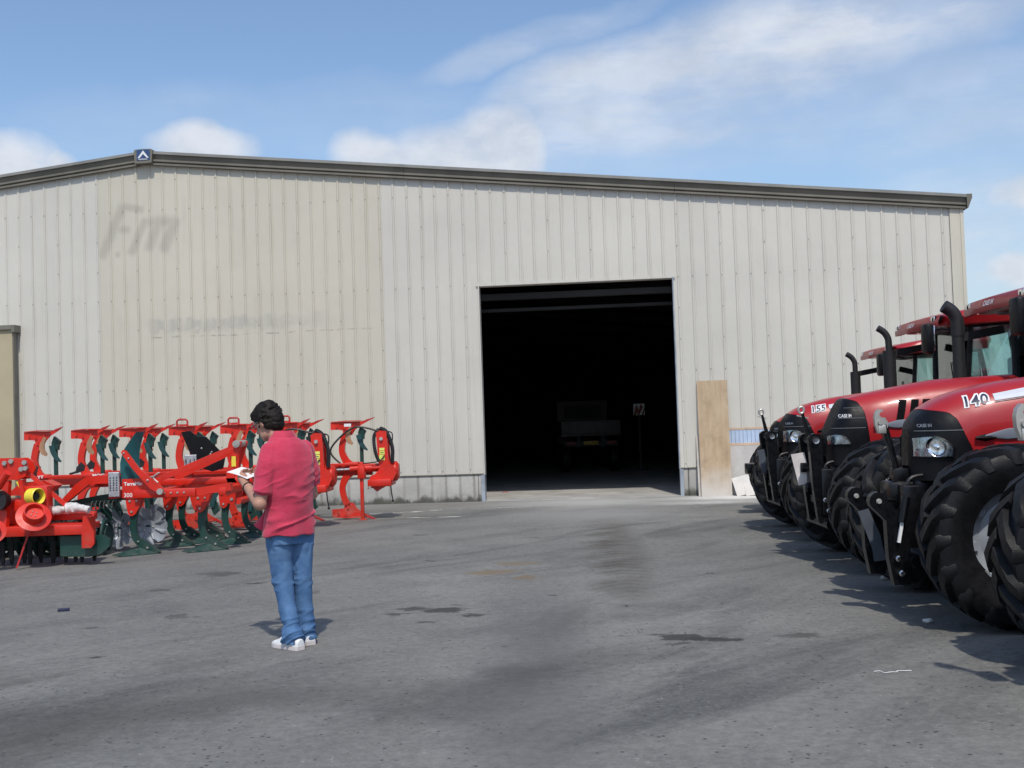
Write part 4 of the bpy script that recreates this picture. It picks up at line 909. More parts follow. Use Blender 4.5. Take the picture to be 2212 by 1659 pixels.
    # headstock tower, casting, ram, hoses, stickers
    h0 = hx_
    hd = MB().prism([(h0-.16, 1.46), (h0-.10, 1.50), (h0+.02, 1.485), (h0+.05, .83), (h0+.02, .72), (h0-.24, .72), (h0-.12, .84)], -.16, -.10).prism([(h0-.16, 1.46), (h0-.10, 1.50), (h0+.02, 1.485), (h0+.05, .83), (h0-.12, .84)], .10, .16).bev(h0-.14, h0+.0, -.10, .10, 1.28, 1.44, .02)
    hd.build('headstock', M['orange'], T)
    MB().prism([(h0-.26, .74), (h0-.32, .51), (h0-.24, .54), (h0-.16, .47), (h0-.13, .49), (h0+.08, .60), (h0+.18, .77), (h0+.13, .90), (h0+.02, .94), (h0-.05, .80)], -.22, -.02).lathe([(0, -.16), (.15, -.16), (.17, -.12), (.17, .12), (.12, .16), (.0, .16)], 20, 'x', Matrix.Translation((h0+.04, 0, .80))).bev(h0-.3, h0+.1, -.34, .34, .56, .68, .02).build('headstock_casting', M['orange'], T)
    MB().tube([(h0-.26, -.36, .55), (h0-.26, .36, .55)], .024, 10).build('cross_shaft', M['zinc'], T)
    MB().tube([(h0-.62, -.13, .86), (h0-.24, -.13, .87)], .055, 12).tube([(h0-.24, -.13, .87), (h0-.1, -.13, .875)], .035, 10).build('ram_barrel', M['orange'], T)
    MB().tube([(h0-.92, -.13, .855), (h0-.6, -.13, .86)], .026, 10).build('ram_rod', M['steel'], T)
    for k_, (z0_, z1_, mm) in enumerate(((1.16, 1.205, 'limey'), (1.10, 1.15, 'limey'), (.995, 1.09, 'limey'))):
        MB().box(h0-.105-(.01 if k_ == 2 else 0), h0-.02, -.1645, -.161, z0_, z1_).build('sticker', M[mm], T, None)
    MB().box(h0-.09, h0-.035, -.1665, -.165, 1.12, 1.13).build('sticker_print', M['matblack'], T, None)
    MB().lathe([(0, -.2), (.03, -.2), (.03, -.16), (0, -.16)], 12, 'y', Matrix.Translation((h0-.07, 0, 1.36))).build('pin', M['zinc'], T)
    for pth, rr in (([(h0-.12, -.05, 1.53), (h0-.20, -.10, 1.40), (h0-.18, -.15, 1.15), (h0-.12, -.16, .98)], .026), ([(h0-.1, -.05, 1.54), (h0+.02, -.1, 1.46), (h0+.11, -.12, 1.2), (h0+.10, -.14, .95)], .03),
                    ([(h0, -.02, 1.48), (h0+.10, -.05, 1.45), (h0+.10, -.06, 1.30), (h0+.05, -.08, 1.25)], .011), ([(h0-.02, -.18, 1.08), (h0-.12, -.2, .98), (h0-.4, -.16, .95)], .010),
                    ([(h0-.15, -.1, 1.50), (h0-.55, -.12, 1.56), (h0-.95, -.1, 1.2), (h0-.75, -.12, .93)] if rails else [(h0-.2, -.1, 1.0), (h0-.35, -.1, .9), (h0-.5, -.1, .93), (h0-.55, -.1, .94)], .016)):
        sp_ = spline(pth, 10); b_ = MB().tube(sp_, rr, 8)
        if rr > .02:
            for i in range(2, len(sp_)-1, 1): b_.tube([sp_[i]-(sp_[i+1]-sp_[i]).normalized()*.007, sp_[i]+(sp_[i+1]-sp_[i]).normalized()*.007], rr*1.22, 8)
        b_.build('hydraulic_hose', M['hose'], T)
    MB().tube([(h0+.06, -.1, .60), (h0+.07, -.1, .45), (h0+.09, -.1, .32)], .010, 6).ball((h0+.09, -.1, .30), .022, 8).build('loose_hose', M['hose'], T)
    MB().bev(h0-.44, h0-.38, -.26, -.2, .02, .98, .01).bev(h0-.47, h0-.34, -.30, -.16, 0, .02, .004).build('stand_leg', M['orange'], T)
    MB().bev(h0-.47, h0-.35, -.30, -.10, .70, .90, .01).build('stand_bracket', M['orange'], T)
    if white: MB().box(bodies[-1]+.24, bodies[-1]+.36, -.082, -.078, 1.585, 1.635).build('sticker', M['white'], T, None)
    return T
P1 = plough('plough', -3.0, 18.0, [-4.86, -4.10, -3.32, -2.52, -1.69, -.87], -.06, 'red reversible plough with three loop handles on top, its headstock right behind the man', (3, 4, 5))
P2 = plough('plough', -3.0, 19.3, [-4.43, -3.57, -2.7, -1.85, -1.0, -.13], .82, 'red reversible plough behind the other one, nearest the wall with its headstock farthest right', (), white=True, sx=.9)
decal('MOC', .06, lambda u, v: Vector((-3.72+u*1.4, -.1635, .922+v)), bold=.002).build('beam_lettering', M['white'], P1, None)
decal('YT', .06, lambda u, v: Vector((-4.60+u*1.3, -.1635, .922+v)), bold=.002).build('beam_lettering', M['white'], P1, None)

# ------------------------------------------------------------------ stubble cultivator in front of the ploughs
CU = empty('cultivator', (-4.4, 14.7, 0), 0, 'red stubble cultivator with dark green duckfoot tines, silver discs and galvanised lamp boards', 'cultivator')
def L(x): return x+4.4
fr = MB().bev(L(-4.97), L(-4.16), -.06, .08, .735, .845, .012)
fr.prism([(L(-4.158), .745), (L(-4.158), .842), (L(-3.72), .90), (L(-3.70), .80)], -.02, .10)
for xx in (-5.25, -4.66, -3.82): fr.bev(L(xx)-.05, L(xx)+.05, -.03, 2.7, .74, .84, .012)
fr.bev(L(-5.3), L(-3.7), 1.2, 1.3, .845, .93, .01).bev(L(-5.3), L(-3.7), .9, 1.0, .845, .93, .01).bev(L(-5.02), L(-4.16), 2.6, 2.72, .735, .845, .012)
fr.build('frame', M['orange'], CU)
# near side arched bracket that runs back to the rear frame
MB().prism([(L(-6.02), .70), (L(-5.94), .68), (L(-5.62), .93), (L(-5.45), .935), (L(-4.99), .93), (L(-4.99), 1.02), (L(-5.5), 1.045), (L(-5.66), 1.03), (L(-5.8), .93)], .14, .22).build('rear_arm', M['orange'], CU, None)
for yy in (.9, 1.25):
    MB().prism([(L(-3.78), .92), (L(-3.72), .72), (L(-3.80), .60), (L(-3.70), .55), (L(-3.58), .66), (L(-3.56), .76), (L(-3.66), .90), (L(-3.68), 1.05), (L(-3.56), 1.42), (L(-3.64), 1.44), (L(-3.76), 1.06)], yy, yy+.05, lambda v: Vector(((v.x-L(-3.7))*1.03+L(-3.92), v.y, v.z))).build('mast_plate', M['orange'], CU, None)
MB().lathe([(0, .84), (.05, .84), (.05, 1.36), (0, 1.36)], 14, 'y', Matrix.Translation((L(-3.84), 0, 1.39))).lathe([(0, .83), (.03, .83), (.03, .86), (0, .86)], 10, 'y', Matrix.Translation((L(-3.84), 0, 1.39))).build('top_pin', M['zinc'], CU)
MB().box(L(-3.92), L(-3.86), .894, .898, 1.08, 1.22).build('sticker', M['yellow'], CU, None)
for yy, xa in ((.86, -4.85), (1.34, -4.75)):
    MB().bar((L(-3.93), yy, 1.32), (L(xa), yy-.3, .94), .065, .075).build('mast_strut', M['orange'], CU, None)
MB().tube([(L(-3.76), .55, .62), (L(-3.76), 1.75, .62)], .045, 12).build('cross_shaft', M['orange'], CU)
# tines
def tine(x, y, s=1.):
    leg = ribbon([(x+.04, .72), (x+.0, .55), (x-.02, .36), (x+.02, .20), (x+.13, .08)], [.13, .10, .085, .09, .10], y-.022, y+.022).build('tine', M['green'], CU, 40)
    sh = MB()
    for sd_ in (1, -1):
        a = [Vector((x+.34, y, .012)), Vector((x+.10, y, .10)), Vector((x-.20, y+sd_*.30, .035)), Vector((x-.06, y+sd_*.30, .012))]
        if sd_ < 0: a = a[::-1]
        sh.add(a+[v-Vector((0, 0, .012)) for v in a], [(0, 1, 2, 3), (7, 6, 5, 4), (0, 4, 5, 1), (1, 5, 6, 2), (2, 6, 7, 3), (3, 7, 4, 0)])
    sh.prism([(x+.05, .20), (x+.10, .20), (x+.34, .025), (x+.30, .015), (x+.06, .10)], y-.035, y+.035)
    sh.build('share', M['green'], leg, None)
    MB().bolt((x+.17, y-.037, .085), .014, .01).bolt((x+.05, y-.037, .17), .012, .01).build('bolt', M['zinc'], leg, None)
    br = MB().prism([(x-.09, .735), (x+.12, .735), (x+.08, .62), (x+.03, .53), (x-.02, .50), (x-.07, .54), (x-.08, .63)], y-.06, y+.06).build('tine_bracket', M['orange'], CU, None)
    MB().bolt((x-.04, y-.062, .70), .016, .012).bolt((x-.02, y-.062, .56), .016, .012).bolt((x+.05, y-.062, .70), .014, .012).build('bolt', M['zinc'], br, None)
for x, y in ((-5.0, .08), (-4.80, .95), (-4.86, 1.75), (-4.80, 2.55), (-4.17, .30), (-4.05, 1.05), (-3.98, 1.9), (-3.9, 2.5), (-4.45, 1.45)): tine(L(x), y)
# levelling discs
def disc(x, y, yaw, dia=.27):
    o = empty('x', (0, 0, 0)); bpy.data.objects.remove(o)
    mt = Matrix.Translation((L(x), y, .30)) @ Matrix.Rotation(R(yaw), 4, 'Z')
    pts = []; n_ = 8
    for k in range(n_):
        g = 2*PI*k/n_
        for dg, rr in ((0, 1.), (.26, 1.0), (.42, .96), (.50, .66), (.60, .70), (.74, .95)): pts.append((dia*rr*math.cos(g+dg*2*PI/n_), dia*rr*math.sin(g+dg*2*PI/n_)))
    b_ = MB(); m = len(pts); inner = [(.1*math.cos(2*PI*k/m), .1*math.sin(2*PI*k/m)) for k in range(m)]
    vs = [mt @ Vector((a, .05-.0, c)) for a, c in inner]+[mt @ Vector((a, -.01, c)) for a, c in pts]+[mt @ Vector((a, .06, c)) for a, c in inner]+[mt @ Vector((a, 0, c)) for a, c in pts]
    b_.add(vs, [(k, (k+1) % m, m+(k+1) % m, m+k) for k in range(m)]+[(2*m+k, 3*m+k, 3*m+(k+1) % m, 2*m+(k+1) % m) for k in range(m)]+[(m+k, m+(k+1) % m, 3*m+(k+1) % m, 3*m+k) for k in range(m)]+[tuple(range(m))[::-1]])
    d_ = b_.build('disc', M['disc'], CU, 20)
    bb_ = MB()
    for k in range(5): g = 2*PI*k/5; p = mt @ Vector((.065*math.cos(g), .045, .065*math.sin(g))); bb_.ball(p, .014, 6)
    bb_.build('bolt', M['zinc'], d_)
    MB().tube([mt @ Vector((0, .05, 0)), mt @ Vector((0, .18, .02)), Vector((L(x)-.06, y+.2, .62)), Vector((L(x)-.1, y+.2, .74))], .035, 8).build('disc_arm', M['green'], CU)
for x, y, a in ((-5.36, .45, -14), (-5.02, .65, 14), (-5.62, .85, -14), (-5.25, 1.5, 14), (-5.5, 2.2, -14)): disc(x, y, a, .26)
# crumbler frame at the back
MB().prism([(L(-6.1), .62), (L(-6.1), .68), (L(-5.55), .775), (L(-5.40), .79), (L(-5.2), .80), (L(-5.15), .70), (L(-5.5), .70)], .3, .36).bar((L(-5.6), .33, .72), (L(-5.45), .5, .45), .07).bar((L(-5.45), .4, .75), (L(-5.28), .5, .42), .06).bar((L(-6.1), .1, .6), (L(-6.1), 2.6, .6), .1).build('roller_frame', M['green'], CU, None)
rl = MB()
for k in range(10): rl.lathe([(.20, -.03+k*.24), (.24, -.02+k*.24), (.24, .02+k*.24), (.20, .03+k*.24)], 20, 'y', Matrix.Translation((L(-6.15), .15, .25)))
rl.lathe([(.0, 0), (.16, 0), (.16, 2.3), (0, 2.3)], 16, 'y', Matrix.Translation((L(-6.15), .1, .25))).build('roller', M['green'], CU)
gs = MB()
for k in range(7): gs.tube([(L(-5.62+k*.055), .28, .70), (L(-5.63+k*.055), .25, .66), (L(-5.62+k*.055), .22, .60)], .012, 5)
gs.build('spring', M['matblack'], CU)
# side deflectors, one folded up near, one black at the far end
def sweep(v): return Vector((v.x, v.y+.10*math.sin((v.z-.9)*3.), v.z))
df = MB(); rowsd = []
for z, xl, xr_ in ((.935, -5.15, -4.98), (.97, -5.155, -4.955), (1.10, -5.16, -4.945), (1.2, -5.155, -4.95), (1.35, -5.115, -4.94), (1.48, -5.02, -4.905), (1.57, -4.95, -4.875), (1.60, -4.915, -4.87)):
    rowsd.append([Vector((L(xl+(xr_-xl)*u), .04+.10*u*u-.09*(z-.93), z)) for u in (0, .33, .66, 1)])
fl_ = grid_mb(rowsd); k = len(fl_.v); fl_2 = [Vector(v)+Vector((.012, .014, 0)) for v in fl_.v]
fl_.add(fl_2, [tuple(reversed(q_)) for q_ in list(fl_.f)]); fl_.build('deflector_plate', mat('deflector_green', (.020, .115, .125), .28, var=.1), CU, 40)
da = MB().prism([(L(-5.09), 1.34), (L(-5.06), 1.375), (L(-5.02), 1.36), (L(-4.85), 1.12), (L(-4.55), .86), (L(-4.60), .80), (L(-4.72), .86), (L(-4.95), 1.13)], -.14, -.11).build('deflector_arm', M['orange'], CU, None)
MB().lathe([(0, -.17), (.04, -.17), (.04, -.1), (0, -.1)], 12, 'y', Matrix.Translation((L(-4.59), 0, .82))).ball((L(-5.05), -.145, 1.33), .014, 6).ball((L(-4.99), -.145, 1.26), .014, 6).ball((L(-4.75), -.145, .97), .016, 6).build('pin', M['zinc'], da)
MB().prism([(-.55, 1.58), (-.42, 1.60), (-.30, 1.50), (-.18, 1.50), (-.04, 1.35), (.10, 1.20), (.06, 1.02), (-.10, .98), (-.30, 1.05), (-.42, 1.25)], 2.05, 2.075).build('deflector_plate', M['black'], CU, None)
bt = MB()
for x, z in ((-.25, 1.33), (-.10, 1.27), (-.12, 1.24), (-.2, 1.1)): bt.ball((x, 2.045, z), .015, 6)
bt.build('bolt', M['zinc'], CU)
for (xa, xb_, za, zb_, yy) in ((-5.29, -5.15, .765, 1.085, -.06), (-4.90, -4.72, .985, 1.24, 2.0)):
    lb = MB().bev(L(xa), L(xb_), yy, yy+.05, za, zb_, .008).box(L(xa), L(xb_), yy+.05, yy+.2, zb_-.02, zb_-.005).build('lamp_board', M['galv'], CU, None)
    hb2 = MB()
    for i in range(3):
        for j in range(6):
            x = L(xa)+.028+i*(xb_-xa-.056)/2; z = za+.09+j*(zb_-za-.16)/5; hb2.prism([(x-.011, z-.012), (x+.011, z-.012), (x, z+.014)], yy-.003, yy-.001)
    hb2.build('perforation', M['matblack'], lb, None)
ip = MB().box(L(-5.13), L(-4.62), .0, .02, .74, .99).build('name_plate', M['orange'], CU, None)
decal('TerraMix', .062, lambda u, v: Vector((L(-5.105)+u, -.002, .905+v)), bold=.002).build('lettering', M['white'], ip, None)
decal('300', .075, lambda u, v: Vector((L(-5.11)+u, -.0045, .825-.07+v)), bold=.001).build('lettering', M['white'], ip, None)
bt = MB()
for k in range(4): bt.bolt((L(-4.56+k*.085), -.062, .795), .013, .01)
for x, z in ((-3.98, .78), (-3.91, .78), (-3.93, .63)): bt.bolt((L(x), .895, z), .022, .014)
bt.build('bolt', M['zinc'], CU, None)
MB().tube(spline([(L(-4.66), .0, .93), (L(-4.72), .0, 1.0), (L(-4.64), .0, 1.06), (L(-4.7), .02, 1.02), (L(-4.82), .05, .99)], 5), .012, 6).build('chain', M['zinc'], CU)

# ------------------------------------------------------------------ power harrow at the left edge
HA = empty('power_harrow', (-6.3, 13.6, 0), 0, 'red power harrow with round hat shaped covers and a row of hanging black tines', 'harrow')
def K(x): return x+6.3
MB().bev(K(-7.75), K(-5.22), 0, .14, .38, .50, .012).bev(K(-7.75), K(-5.22), .1, .55, .42, .50, .01).bev(K(-7.7), K(-5.25), .42, .52, .53, .61, .012).build('gear_trough', M['orange'], HA)
for sx in (-5.22, -7.77):
    MB().prism([(K(sx), .60), (K(sx)+.03, .60), (K(sx)+.11, .44), (K(sx)+.13, .40), (K(sx)+.13, .27), (K(sx)+.09, .22), (K(sx)-.02, .22), (K(sx)-.02, .40)] if sx > -6 else [(K(sx), .6), (K(sx)-.13, .4), (K(sx)-.1, .22), (K(sx)+.02, .22)], -.02, .02).prism([(K(sx)-.015, .22), (K(sx)+.015, .22), (K(sx)+.015, .58), (K(sx)-.015, .58)], .02, .35).build('side_plate', M['orange'], HA, None)
MB().prism([(K(-5.55), .12), (K(-5.2), .10), (K(-5.06), .13), (K(-4.95), .22), (K(-4.94), .31), (K(-5.02), .36), (K(-5.55), .36)], .10, .125).build('end_deflector', M['green'], HA, None)
for i in range(12):
    x = -7.62+i*.215
    ro = MB().lathe([(0, .30), (.07, .30), (.075, .38), (0, .38)], 12, 'z', Matrix.Translation((K(x), .22, 0))).build('rotor', M['black'], HA)
    for sd_ in (-1, 1):
        MB().prism([(-.028, .32), (.028, .32), (.026, .10), (.012, .03), (-.014, .03), (-.026, .12)], -.012, .012, lambda v, x=x, sd_=sd_, i=i: Vector((K(x)+sd_*.06*math.cos(i*.9)+v.x, .22+sd_*.07*math.sin(i*.9+.6)+v.y, v.z))).build('tine', M['black'], ro, None)
# headstock and struts
MB().prism([(K(-6.55), 1.08), (K(-6.55), 1.30), (K(-6.45), 1.33), (K(-6.02), 1.325), (K(-5.94), 1.27), (K(-5.92), 1.19), (K(-5.96), 1.10), (K(-6.05), 1.06)], .1, .14).prism([(K(-6.55), 1.08), (K(-6.55), 1.30), (K(-6.45), 1.33), (K(-6.02), 1.325), (K(-5.94), 1.27), (K(-5.92), 1.19), (K(-5.96), 1.10), (K(-6.05), 1.06)], .3, .34).build('headstock', M['orange'], HA, None)
bt = MB()
for x, z in ((-6.12, 1.29), (-6.0, 1.19), (-5.96, 1.27), (-5.95, 1.2), (-6.2, 1.27)): bt.lathe([(0, .07), (.028, .07), (.03, .1), (0, .1)], 10, 'y', Matrix.Translation((K(x), 0, z)))
bt.build('pin', M['zinc'], HA)
MB().bar((K(-5.99), .2, 1.16), (K(-5.50), .35, .66), .075, .05).bar((K(-6.6), .2, 1.16), (K(-7.1), .35, .66), .075, .05).build('strut', M['orange'], HA, None)
MB().tube([(K(-6.22), -.05, .98), (K(-6.07), -.12, 1.16)], .045, 10).build('link_bar', M['orange'], HA)
MB().bar((K(-6.2), .15, 1.06), (K(-6.22), .1, .5), .10, .05).bar((K(-6.02), .15, 1.06), (K(-5.92), .15, .5), .12, .05).bar((K(-6.42), .15, 1.06), (K(-6.6), .15, .5), .1, .05).build('mast_leg', M['orange'], HA, None)
MB().bev(K(-6.45), K(-5.85), .25, .65, .5, .82, .04).build('gearbox', M['orange'], HA)
MB().bev(K(-6.0), K(-5.7), .12, .3, .56, .98, .02).build('guard_plate', M['orange'], HA)
MB().prism([(K(-6.08), 1.04), (K(-5.995), 1.05), (K(-6.03), .95)], .11, .113).build('warning_sticker', M['yellow'], HA, None)
mt = Matrix.Translation((K(-5.80), .02, .86)) @ Matrix.Rotation(R(62), 4, 'Z')
MB().lathe([(.075, .1), (.095, .09), (.10, -.05), (.092, -.06), (.085, -.04), (.07, .06)], 24, 'y', mt).build('shaft_guard', M['yellow'], HA)
MB().lathe([(.068, .05), (.04, -.02), (.0, -.02)], 18, 'y', mt).build('shaft_bore', M['matblack'], HA)
MB().lathe([(.0, .0), (.10, .0), (.12, .02), (.12, -.12), (.0, -.12)], 20, 'y', Matrix.Translation((K(-6.26), .1, .82))).build('input_shaft_cover', M['matblack'], HA)
for (x, z, y, s_, yw, pt_) in ((-5.745, .63, -.18, 1., 30, -36), (-6.20, .48, -.3, .85, 24, -36)):
    mt = Matrix.Translation((K(x), y, z)) @ Matrix.Rotation(R(yw), 4, 'Z') @ Matrix.Rotation(R(pt_), 4, 'X')
    MB().lathe([(.195*s_, .01), (.20*s_, 0.), (.125*s_, -.012), (.118*s_, -.03), (.112*s_, -.115), (.104*s_, -.115), (.098*s_, -.055), (.0, -.055)], 40, 'y', mt).lathe([(.195*s_, .01), (.1, .03), (.0, .03)], 40, 'y', mt).build('hat_cover', M['orange'], HA, 40)
    bt = MB()
    for k in range(4): g = 2*PI*k/4+.4; bt.ball(mt @ Vector((.035*math.cos(g)*s_, -.06, .035*math.sin(g)*s_)), .009, 6)
    bt.build('bolt', M['zinc'], HA)
MB().bar((K(-5.84), -.06, .48), (K(-5.985), -.12, .02), .035, .02).build('parking_stand', M['darkred'], HA, None)
MB().bev(K(-6.42), K(-6.17), .7, .95, 1.05, 1.19, .015).build('toolbox', M['green'], HA)
bt = MB()
for x in (-6.25, -6.21):
    for z in (1.16, 1.10): bt.ball((K(x), .69, z), .013, 6)
bt.build('bolt', M['zinc'], HA)
MB().prism([(K(-6.5), .84), (K(-6.0), .84), (K(-5.86), .95), (K(-6.0), 1.02), (K(-6.3), 1.0)], .75, 1.0).bev(K(-7.6), K(-5.4), .85, .95, .5, .6, .01).build('rear_bracket', M['orange'], HA, None)
rl = MB()
for k in range(11): rl.lathe([(.18, -.02+k*.22), (.23, -.015+k*.22), (.23, .015+k*.22), (.18, .02+k*.22)], 20, 'x', Matrix.Translation((K(-7.6), 1.25, .24)))
rl.lathe([(0, 0), (.15, 0), (.15, 2.25), (0, 2.25)], 14, 'x', Matrix.Translation((K(-7.62), 1.25, .24))).bar((K(-7.55), .5, .5), (K(-7.55), 1.3, .35), .06).bar((K(-5.45), .5, .5), (K(-5.45), 1.3, .35), .06).build('packer_roller', M['green'], HA)
# wrapped papers tied on the beam
pb = MB()
pth = [(K(-5.72), .30, .66), (K(-5.60), .32, .67), (K(-5.50), .32, .685), (K(-5.38), .33, .675), (K(-5.27), .32, .655)]
vs0 = spline(pth, 5); pb.tube(vs0, [.045+.025*abs(noise.noise(Vector((i*.45, 0, 0))))+(.02 if 7 < i < 14 else 0) for i in range(len(vs0))], 12)
for i in range(len(pb.v)):
    v = Vector(pb.v[i]); pb.v[i] = tuple(v+Vector((0, noise.noise(v*22)*.012, noise.noise(v*25+Vector((3, 1, 2)))*.014)))
tag(pb.build('paper_bundle', mat('wrapped_paper', (.62, .60, .58), .6, var=.14, vscale=20), None, 50), 'crumpled white paper bundle tied on the red power harrow beam', 'paper bundle').location = (-6.3, 13.6, 0)
bpy.data.objects['paper_bundle']['kind'] = 'thing'

# ------------------------------------------------------------------ man in the red shirt
MAN = empty('person', (-1.60, 8.15, 0), 0, 'person in a red short sleeved shirt and blue jeans reading a white sheet of paper', 'person')
FW = Vector((-.80, .60, 0)).normalized(); LF = Vector((0, 0, 1)).cross(FW)     # forward, left
BM = Matrix(((FW.x, LF.x, 0, 0), (FW.y, LF.y, 0, 0), (0, 0, 1, 0), (0, 0, 0, 1)))
def cone_mb(b_, segs, n_=16):
    for p, q, r0, r1 in segs:
        p, q = Vector(p), Vector(q); m_ = max(2, int((q-p).length/.03)); 
        b_.tube([p.lerp(q, i/m_) for i in range(m_+1)], [r0+(r1-r0)*i/m_ for i in range(m_+1)], n_).ball(p, r0, n_).ball(q, r1, n_)
    return b_
def loft(b_, secs, n_=28, ex=2.3):
    rows = []
    for (c, rxx, ryy, yaw) in secs:
        ring = []
        for i in range(n_):
            g = 2*PI*i/n_; a, s_ = math.cos(g), math.sin(g)
            x = rxx*math.copysign(abs(a)**(2/ex), a); y = ryy*math.copysign(abs(s_)**(2/ex), s_)
            ring.append(Vector(c)+Vector((x*math.cos(yaw)-y*math.sin(yaw), x*math.sin(yaw)+y*math.cos(yaw), 0)))
        rows.append(ring)
    m = n_; k = len(rows); vs = [v for r_ in rows for v in r_]
    b_.add(vs, [(i*m+j, i*m+(j+1) % m, (i+1)*m+(j+1) % m, (i+1)*m+j) for i in range(k-1) for j in range(m)]+[tuple(range(m))[::-1], tuple((k-1)*m+j for j in range(m))]); return b_
def remesh(b_, name, m, parent, vox, smooth_it=4, disp=None, cut=None):
    me = b_.mesh('tmp'); o = bpy.data.objects.new('tmp', me); col.objects.link(o)
    md = o.modifiers.new('r', 'REMESH'); md.mode = 'VOXEL'; md.voxel_size = vox
    if smooth_it: s_ = o.modifiers.new('s', 'SMOOTH'); s_.iterations = smooth_it; s_.factor = .5
    dg = bpy.context.evaluated_depsgraph_get(); me2 = bpy.data.meshes.new_from_object(o.evaluated_get(dg)); bpy.data.objects.remove(o)
    bm = bmesh.new(); bm.from_mesh(me2); bm.normal_update()
    if disp:
        new = [v.co+v.normal*disp(v.co) for v in bm.verts]
        for v, p in zip(bm.verts, new): v.co = p
    if cut: cut(bm)
    bm.to_mesh(me2); bm.free(); me2.materials.clear(); me2.materials.append(m); me2.shade_smooth()
    o = link(name, me2, parent); me2.name = name; return o
MB_ROOT = MAN; MAN.matrix_basis = Matrix.Translation((-1.60, 8.15, 0)) @ BM
# local: x forward, y left, z up.  feet ~0.2 apart, the trunk leans a little forward-left
hipc = Vector((.03, .04, .90)); sh_c = Vector((.02, .07, 1.40))
elL, haL, shL = Vector((.02, .305, 1.045)), Vector((.29, .215, 1.19)), Vector((.0, .235, 1.40))
elR, haR, shR = Vector((.02, -.19, 1.08)), Vector((.29, .02, 1.20)), Vector((.0, -.125, 1.40))
headc = Vector((.150, .10, 1.622)); 
bd = MB()
cone_mb(bd, [(hipc, sh_c, .10, .09), (shL+Vector((0, -.02, -.02)), elL, .048, .044), (elL, haL+(elL-haL).normalized()*.06, .050, .032), (shR+Vector((0, .02, -.02)), elR, .048, .044), (elR, haR+(elR-haR).normalized()*.06, .046, .029),
             (Vector((.04, .11, .9)), Vector((.04, .098, .5)), .062, .045), (Vector((.04, .098, .5)), Vector((.005, .098, .32)), .045, .034), (Vector((.005, .098, .32)), Vector((-.06, .10, .08)), .034, .028), (Vector((.02, -.045, .9)), Vector((-.005, -.05, .5)), .062, .045), (Vector((-.005, -.05, .5)), Vector((-.003, -.061, .32)), .045, .034), (Vector((-.003, -.061, .32)), Vector((.0, -.08, .08)), .034, .028),
             (Vector((.02, .07, 1.42)), Vector((.105, .092, 1.55)), .055, .055), (shL+Vector((0, -.03, -.03)), shR+Vector((0, .03, -.03)), .045, .045)])
hr = Matrix.Translation(headc) @ Matrix.Rotation(R(10), 4, 'Z') @ Matrix.Rotation(R(26), 4, 'Y')   # turned a little left, bowed down
def hp(x, y, z): return hr @ Vector((x, y, z))
for c, r, sc in (((0, 0, .02), .10, (.98, .80, 1.05)), ((.03, 0, -.055), .075, (.95, .78, .95)), ((.062, 0, -.095), .036, (1, 1.1, .9)), ((.035, .035, -.085), .045, (1.1, .6, .8)), ((.035, -.035, -.085), .045, (1.1, .6, .8)), ((-.03, 0, .0), .085, (1, .85, 1))):
    bd.ball(hp(*c), r, 18, sc, hr.to_3x3().to_4x4())
bd.tube([hp(.088, 0, .018), hp(.105, 0, -.012), hp(.118, 0, -.034), hp(.095, 0, -.046)], [.010, .012, .016, .012], 10)
bd.ball(hp(.085, .03, .03), .02, 10, (.8, 1.2, .5), hr.to_3x3().to_4x4()).ball(hp(.085, -.03, .03), .02, 10, (.8, 1.2, .5), hr.to_3x3().to_4x4())
bd.ball(hp(.092, 0, -.068), .016, 10, (.8, 1.6, .5), hr.to_3x3().to_4x4()).ball(hp(.088, 0, -.08), .015, 10, (.8, 1.4, .5), hr.to_3x3().to_4x4())
for sd_ in (1, -1):
    bd.ball(hp(-.004, sd_*.081, -.018), .030, 12, (.62, .30, 1.05), hr.to_3x3().to_4x4())
def hand(root, direc, palm_n, side):
    d_ = direc.normalized(); pn = palm_n.normalized(); a = d_.cross(pn).normalized()*side      # a: towards the thumb
    pn = a.cross(d_).normalized()*side
    def P_(u, v, q): return root+d_*u+a*v+pn*q
    bd.tube([P_(-.055, 0, 0), P_(-.02, 0, 0), P_(.03, 0, 0), P_(.075, 0, 0)], [.027, .028, .034, .034], 12)
    bd.ball(P_(.04, 0, 0), .04, 12, (1, 1, 1))
    for i, (v, ln, u0) in enumerate(((.030, .072, .075), (.010, .080, .082), (-.011, .074, .078), (-.030, .058, .068))):
        l1, l2, l3 = ln*.45, ln*.33, ln*.25; cu1, cu2, cu3 = R(28), R(70), R(100)
        p0 = P_(u0, v, 0); p1 = p0+(d_*math.cos(cu1)+pn*math.sin(cu1))*l1; p2 = p1+(d_*math.cos(cu2)+pn*math.sin(cu2))*l2; p3 = p2+(d_*math.cos(cu3)+pn*math.sin(cu3))*l3
        bd.tube([P_(.05, v*.9, 0), p0, p1, p2, p3], [.0105, .0105, .0095, .0085, .007], 8).ball(p3, .007, 8)
    t0 = P_(.01, .028, .004); t1 = P_(.045, .052, .018); t2 = P_(.078, .048, .032); t3 = P_(.098, .036, .040)
    bd.tube([t0, t1, t2, t3], [.015, .0125, .0105, .008], 8).ball(t3, .008, 8)
hand(haL, (haL-elL)+Vector((.0, -.04, .05)), Vector((.1, -.75, .65)), 1)
hand(haR, (haR-elR)+Vector((.0, .05, .05)), Vector((.1, .75, .65)), -1)
remesh(bd, 'body', M['skin'], MAN, .0058, 3)
